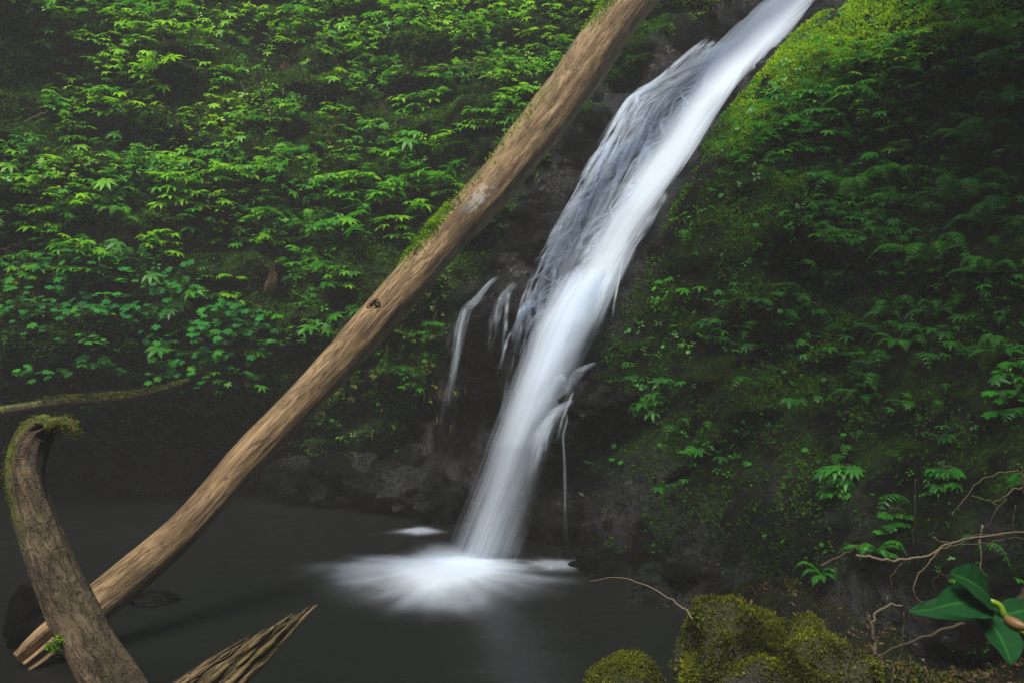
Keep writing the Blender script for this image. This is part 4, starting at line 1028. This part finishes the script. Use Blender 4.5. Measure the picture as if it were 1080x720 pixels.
twig('twig', [(dz([(985,600),(995,606),(1004,612),(1010,622)],4.3), 1.6, 1, .45), (dz([(990,603),(984,614),(986,626)],4.3), 1.3, .9, .4)], 'reddish fine twig inside the looped branch', group=TG)
twig('twig', [(dz([(1000,605),(1015,608),(1026,620)],4.3), 1.4, 1, .5)], 'fine curved twig between the loop and the big leaves', group=TG)
twig('branch', [(dz([(1060,655),(1075,635),(1095,612)],4.0), 14, 18, .12)], 'dark thick dead branch behind the big glossy leaves', 'branch', TG)
twig('twig', [(dz([(732,652),(722,642),(706,631),(688,620),(668,612),(648,609),(622,611)],3.75,4.3), 2.6, 1.2, .95), (dz([(674,615),(665,625),(661,640)],4.0), 1.2, .8, .35)], 'single pale twig arching from the large boulder over the pool')
twig('twig', [(dz([(443,76),(462,74),(486,68),(505,66),(528,58)],11.4), 2.6, 1.3, .55), (dz([(497,70),(504,60),(510,52)],11.4), 2, 1, .5), (dz([(486,68),(500,75),(520,80)],11.3), 1.8, .9, .5), (dz([(498,76),(500,90),(497,104)],11.3), 2.2, 1.4, .5), (dz([(505,66),(522,64),(545,66)],11.4), 1.6, .8, .5)], 'tangle of bare forked twigs among the leaves beside the upper log', 'branch')
twig('twig', [(dz([(26,129),(38,123),(51,117)],10.9), 2, 1.5, .95)], 'short pale dry twig sticking out of the dark upper hollow')
twig('twig', [(dz([(254,86),(258,96),(259,102)],12), 1.8, 1.2, .95)], 'tiny pale twig near the brown mossy patch')
twig('twig', [(dz([(-8,262),(8,264),(18,272),(22,290)],9.9), 2, 1.2, .35), (dz([(4,264),(14,258),(26,262)],9.9), 1.5, .9, .35), (dz([(6,266),(10,284),(4,300)],9.9), 1.5, .9, .3)], 'bare reddish twigs among plants at the outer slope edge')
twig('driftwood', [(dz([(354,524),(366,527),(382,531)],10.6), 4, 3, .98)], 'pale driftwood sliver at the far waterline', 'driftwood')
twig('twig', [(dz([(866,596),(880,590),(898,580),(915,572)],5.7), 5, 3, .3)], 'mossy twig at the foot of the shaded bank above the large boulder')
twig('twig', [(dz([(275,95),(284,112),(287,128)],12.2), 3, 2, .4)], 'curved brown root hanging from the bare soil patch')

# hanging dead fronds
for (px, py, d, ln, lab) in [(304,66,12.4,.34,'curled rusty dead frond under the top bushy plant'),(333,170,11.7,.42,'hanging rusty brown dead frond in mid-slope'),(402,108,11.8,.45,'brown skirt of dead fronds below the upright fern'),(288,282,10.9,.34,'ochre dead frond hanging beside the mossy hump')]:
    A_ = Acc(); S_ = Acc(); g = np.random.default_rng(int(px)); b = P(px, py, d)
    h, nn = hit(px, py)
    if h is not None: b = h + np.array([0, -.12, 0])
    for k in range(3):
        q = curve([b + [g.normal(0, .03), 0, 0], b + [g.normal(0, .05), -.05, -ln * .5], b + [g.normal(0, .06), -.02, -ln]], 12); t = np.gradient(q, axis=0); t /= np.linalg.norm(t, axis=1)[:, None]
        for sg in (-1, 1):
            A_.inst(PINNA, basis(np.cross(t, [0, -1, 0]) * sg + t * .7, np.tile([0, -1., .3], (12, 1))) * (.09 * np.sin(np.linspace(.5, 2.9, 12)))[:, None, None], q, g.uniform(.2, .8, 12))
    tag(A_.build('dead_frond', M_DEAD, None, b), lab, 'dead frond')

# ------------------------------------------------------------------ big glossy-leaved plant in the near corner
pe = empty('broadleaf_plant', P(1085, 668, 3.3), 'plant with big smooth oval dark green leaves and a reddish bud in the near corner', 'plant')
def big_leaf(base, tip, wpx, d0, d1, tint, side=.0):
    b, t = P(*base, d0), P(*tip, d1); L = np.linalg.norm(t - b); W = wpx / F * d0 / 2
    x = (t - b) / L; fr = basis(x, np.array([side, -.75, .65])); nu, nv = 13, 22; A_ = Acc(); vs = []
    for i_ in range(nv):
        s = i_ / (nv - 1); wd = W * (math.sin(math.pi * min(1, s * .97 + .015) ** .82) ** .75) * (1 - .0 * s)
        for j_ in range(nu):
            u = j_ / (nu - 1) * 2 - 1
            z = .16 * abs(u) * wd - .10 * L * s * s + .05 * L * math.sin(s * 3) + .0025 * math.sin(s * 26 + abs(u) * 5) * abs(u)
            vs.append(b + fr @ np.array([s * L, u * wd, z]))
    i_ = np.arange(nv - 1)[:, None] * nu + np.arange(nu - 1)[None]; q = np.stack([i_, i_ + 1, i_ + nu + 1, i_ + nu], -1).reshape(-1, 4)
    tt = np.clip(tint + .22 * np.clip(np.cos((np.arange(nv)[:, None] - np.abs(np.arange(nu)[None] - nu // 2) * .9) * 1.7), .55, 1) - .16 + .1 * fbm(np.stack(np.meshgrid(np.arange(nv) * .4, np.arange(nu) * .4, [0.], indexing='ij'), -1), 2)[..., 0], 0, 1); tt[:, nu // 2] = 1.0; tt[:, nu // 2 - 1] = tt[:, nu // 2 + 1] = tint
    o = mesh_obj('leaf', np.array(vs) - np.array(pe.location), q, M_GLOSSY, pe, None, {'tint': tt.ravel()}, True)
big_leaf((1046,634), (1011,602), 46, 3.3, 3.15, .35)
big_leaf((1044,636), (990,636), 42, 3.3, 3.1, .35, -.1)
big_leaf((1030,645), (964,641), 26, 3.4, 3.3, .25)
big_leaf((1040,652), (1069,695), 46, 3.3, 3.1, .25, .2)
big_leaf((1050,640), (1046,664), 22, 3.35, 3.25, .2)
big_leaf((1052,650), (1098,640), 30, 3.45, 3.5, .3)
st = Acc(); st.tube(curve([P(1044,633,3.3), P(1054,638,3.3), P(1059,648,3.3), P(1066,656,3.32), P(1085,668,3.3)], 14), np.linspace(.010, .018, 14), 8, .9)
st.build('stalk', leaf_mat('yellow_green_stalk', (.05, .12, .02), (.10, .2, .02), (.22, .34, .03), .1), pe)
bd = Acc(); bd.tube(curve([P(1060,650,3.28), P(1070,657,3.25), P(1082,661,3.22), P(1098,664,3.2)], 14), [.008, .013, .017, .020, .021, .021, .020, .018, .015, .012, .009, .007, .005, .002], 10, np.tile([.3, .9, .5, .95, .3, .8, .2], 21)[:142] if 0 else .6)
bd.build('bud', leaf_mat('reddish_bud', (.12, .16, .03), (.16, .08, .03), (.25, .18, .06), .1), pe)

# ------------------------------------------------------------------ litter, needles and moss on the near floor
g = np.random.default_rng(77)
lt = Acc(); n_ = 9000
x = g.uniform(.9, 3.2, n_); y = g.uniform(3.0, 6.2, n_); z = floor_z(x, y)
k_ = (z > .02); x, y, z = x[k_], y[k_], z[k_]; n_ = len(x)
rand_inst(lt, np.stack([x, y, z + .01], -1), np.array([0, -.2, 1.]), g.uniform(.02, .05, n_), g.random(n_), [leaflet(1, .4, .1, .2), leaflet(1, .07, .02, .1), leaflet(1.3, .05, .02, -.2)], g, jit=.7)
tag(lt.build('litter', M_DEAD), 'brown dead leaves and needles littering the near bank', None, None, 'stuff')
fm = Acc(); n_ = 16000
x = g.uniform(.9, 3.6, n_); y = g.uniform(3.0, 6.4, n_); z = floor_z(x, y)
k_ = (z > .05) & (x > 1.9) & (fbm(np.stack([x * 2.4, y * 2.4, z * 0], -1), 3) > .12); x, y, z = x[k_], y[k_], z[k_]; n_ = len(x)
rand_inst(fm, np.stack([x, y, z], -1), np.array([0, -.2, 1.]), g.uniform(.012, .035, n_), np.clip(g.normal(.35, .2, n_), 0, 1), TUFT, g, jit=.4)
tag(fm.build('moss', M_MOSSY), 'dull moss patches on the near bank', None, None, 'stuff')

# ------------------------------------------------------------------ thin even haze added through the gorge to lift the dark tones
hv = [(sx, sy, sz) for sx in (-14, 13.5) for sy in (-17, 26) for sz in (-4, 36)]
hf = [(0, 1, 3, 2), (4, 6, 7, 5), (0, 4, 5, 1), (2, 3, 7, 6), (0, 2, 6, 4), (1, 5, 7, 3)]
hm = bpy.data.materials.new('haze'); hm.use_nodes = True; hm.node_tree.nodes.remove(hm.node_tree.nodes['Principled BSDF'])
pv = hm.node_tree.nodes.new('ShaderNodeVolumePrincipled'); pv.inputs['Color'].default_value = (.86, .86, .86, 1); pv.inputs['Density'].default_value = 0.005
hm.node_tree.links.new(pv.outputs[0], hm.node_tree.nodes['Material Output'].inputs['Volume'])
hz = mesh_obj('haze', hv, hf, hm); tag(hz, None, None, None, 'stuff')

# ------------------------------------------------------------------ unseen broadleaf tree, added so its crown shades the right bank and pool
tr = empty('shade_tree', (6.2, 0.6, 0.6), 'tall broadleaf tree added out of view, its crown shading the pool and right bank', 'tree')
A_ = Acc(); tc = curve([(6.2, .6, .2), (6.0, 1.0, 3), (5.2, 1.9, 6), (4.0, 3.0, 8.4), (2.6, 4.2, 10)], 24); A_.tube(tc, np.linspace(.26, .08, 24), 12, .2); 
g = np.random.default_rng(91); CL = []
for k in range(22):
    i_ = g.integers(10, 24); c_ = np.array([2.8, 4.2, 10.0]) + g.normal(0, 1, 3) * np.array([1.2, 1.0, .6]); CL.append(c_)
    A_.tube(curve([tc[i_], (tc[i_] + c_) / 2 + [0, 0, .3], c_], 8), np.linspace(.05, .012, 8), 5, .2)
A_.build('trunk', M_TWIG, tr)
B_ = Acc()
for c_ in CL:
    k_ = 420; T = c_ + g.normal(0, 1, (k_, 3)) * np.array([.5, .5, .28]); rand_inst(B_, T, np.array([0, 0, 1.]), g.uniform(.09, .17, k_), np.clip(g.normal(.45, .15, k_), 0, 1), PALM, g, jit=.4)
B_.build('crown', M_LEAF, tr)
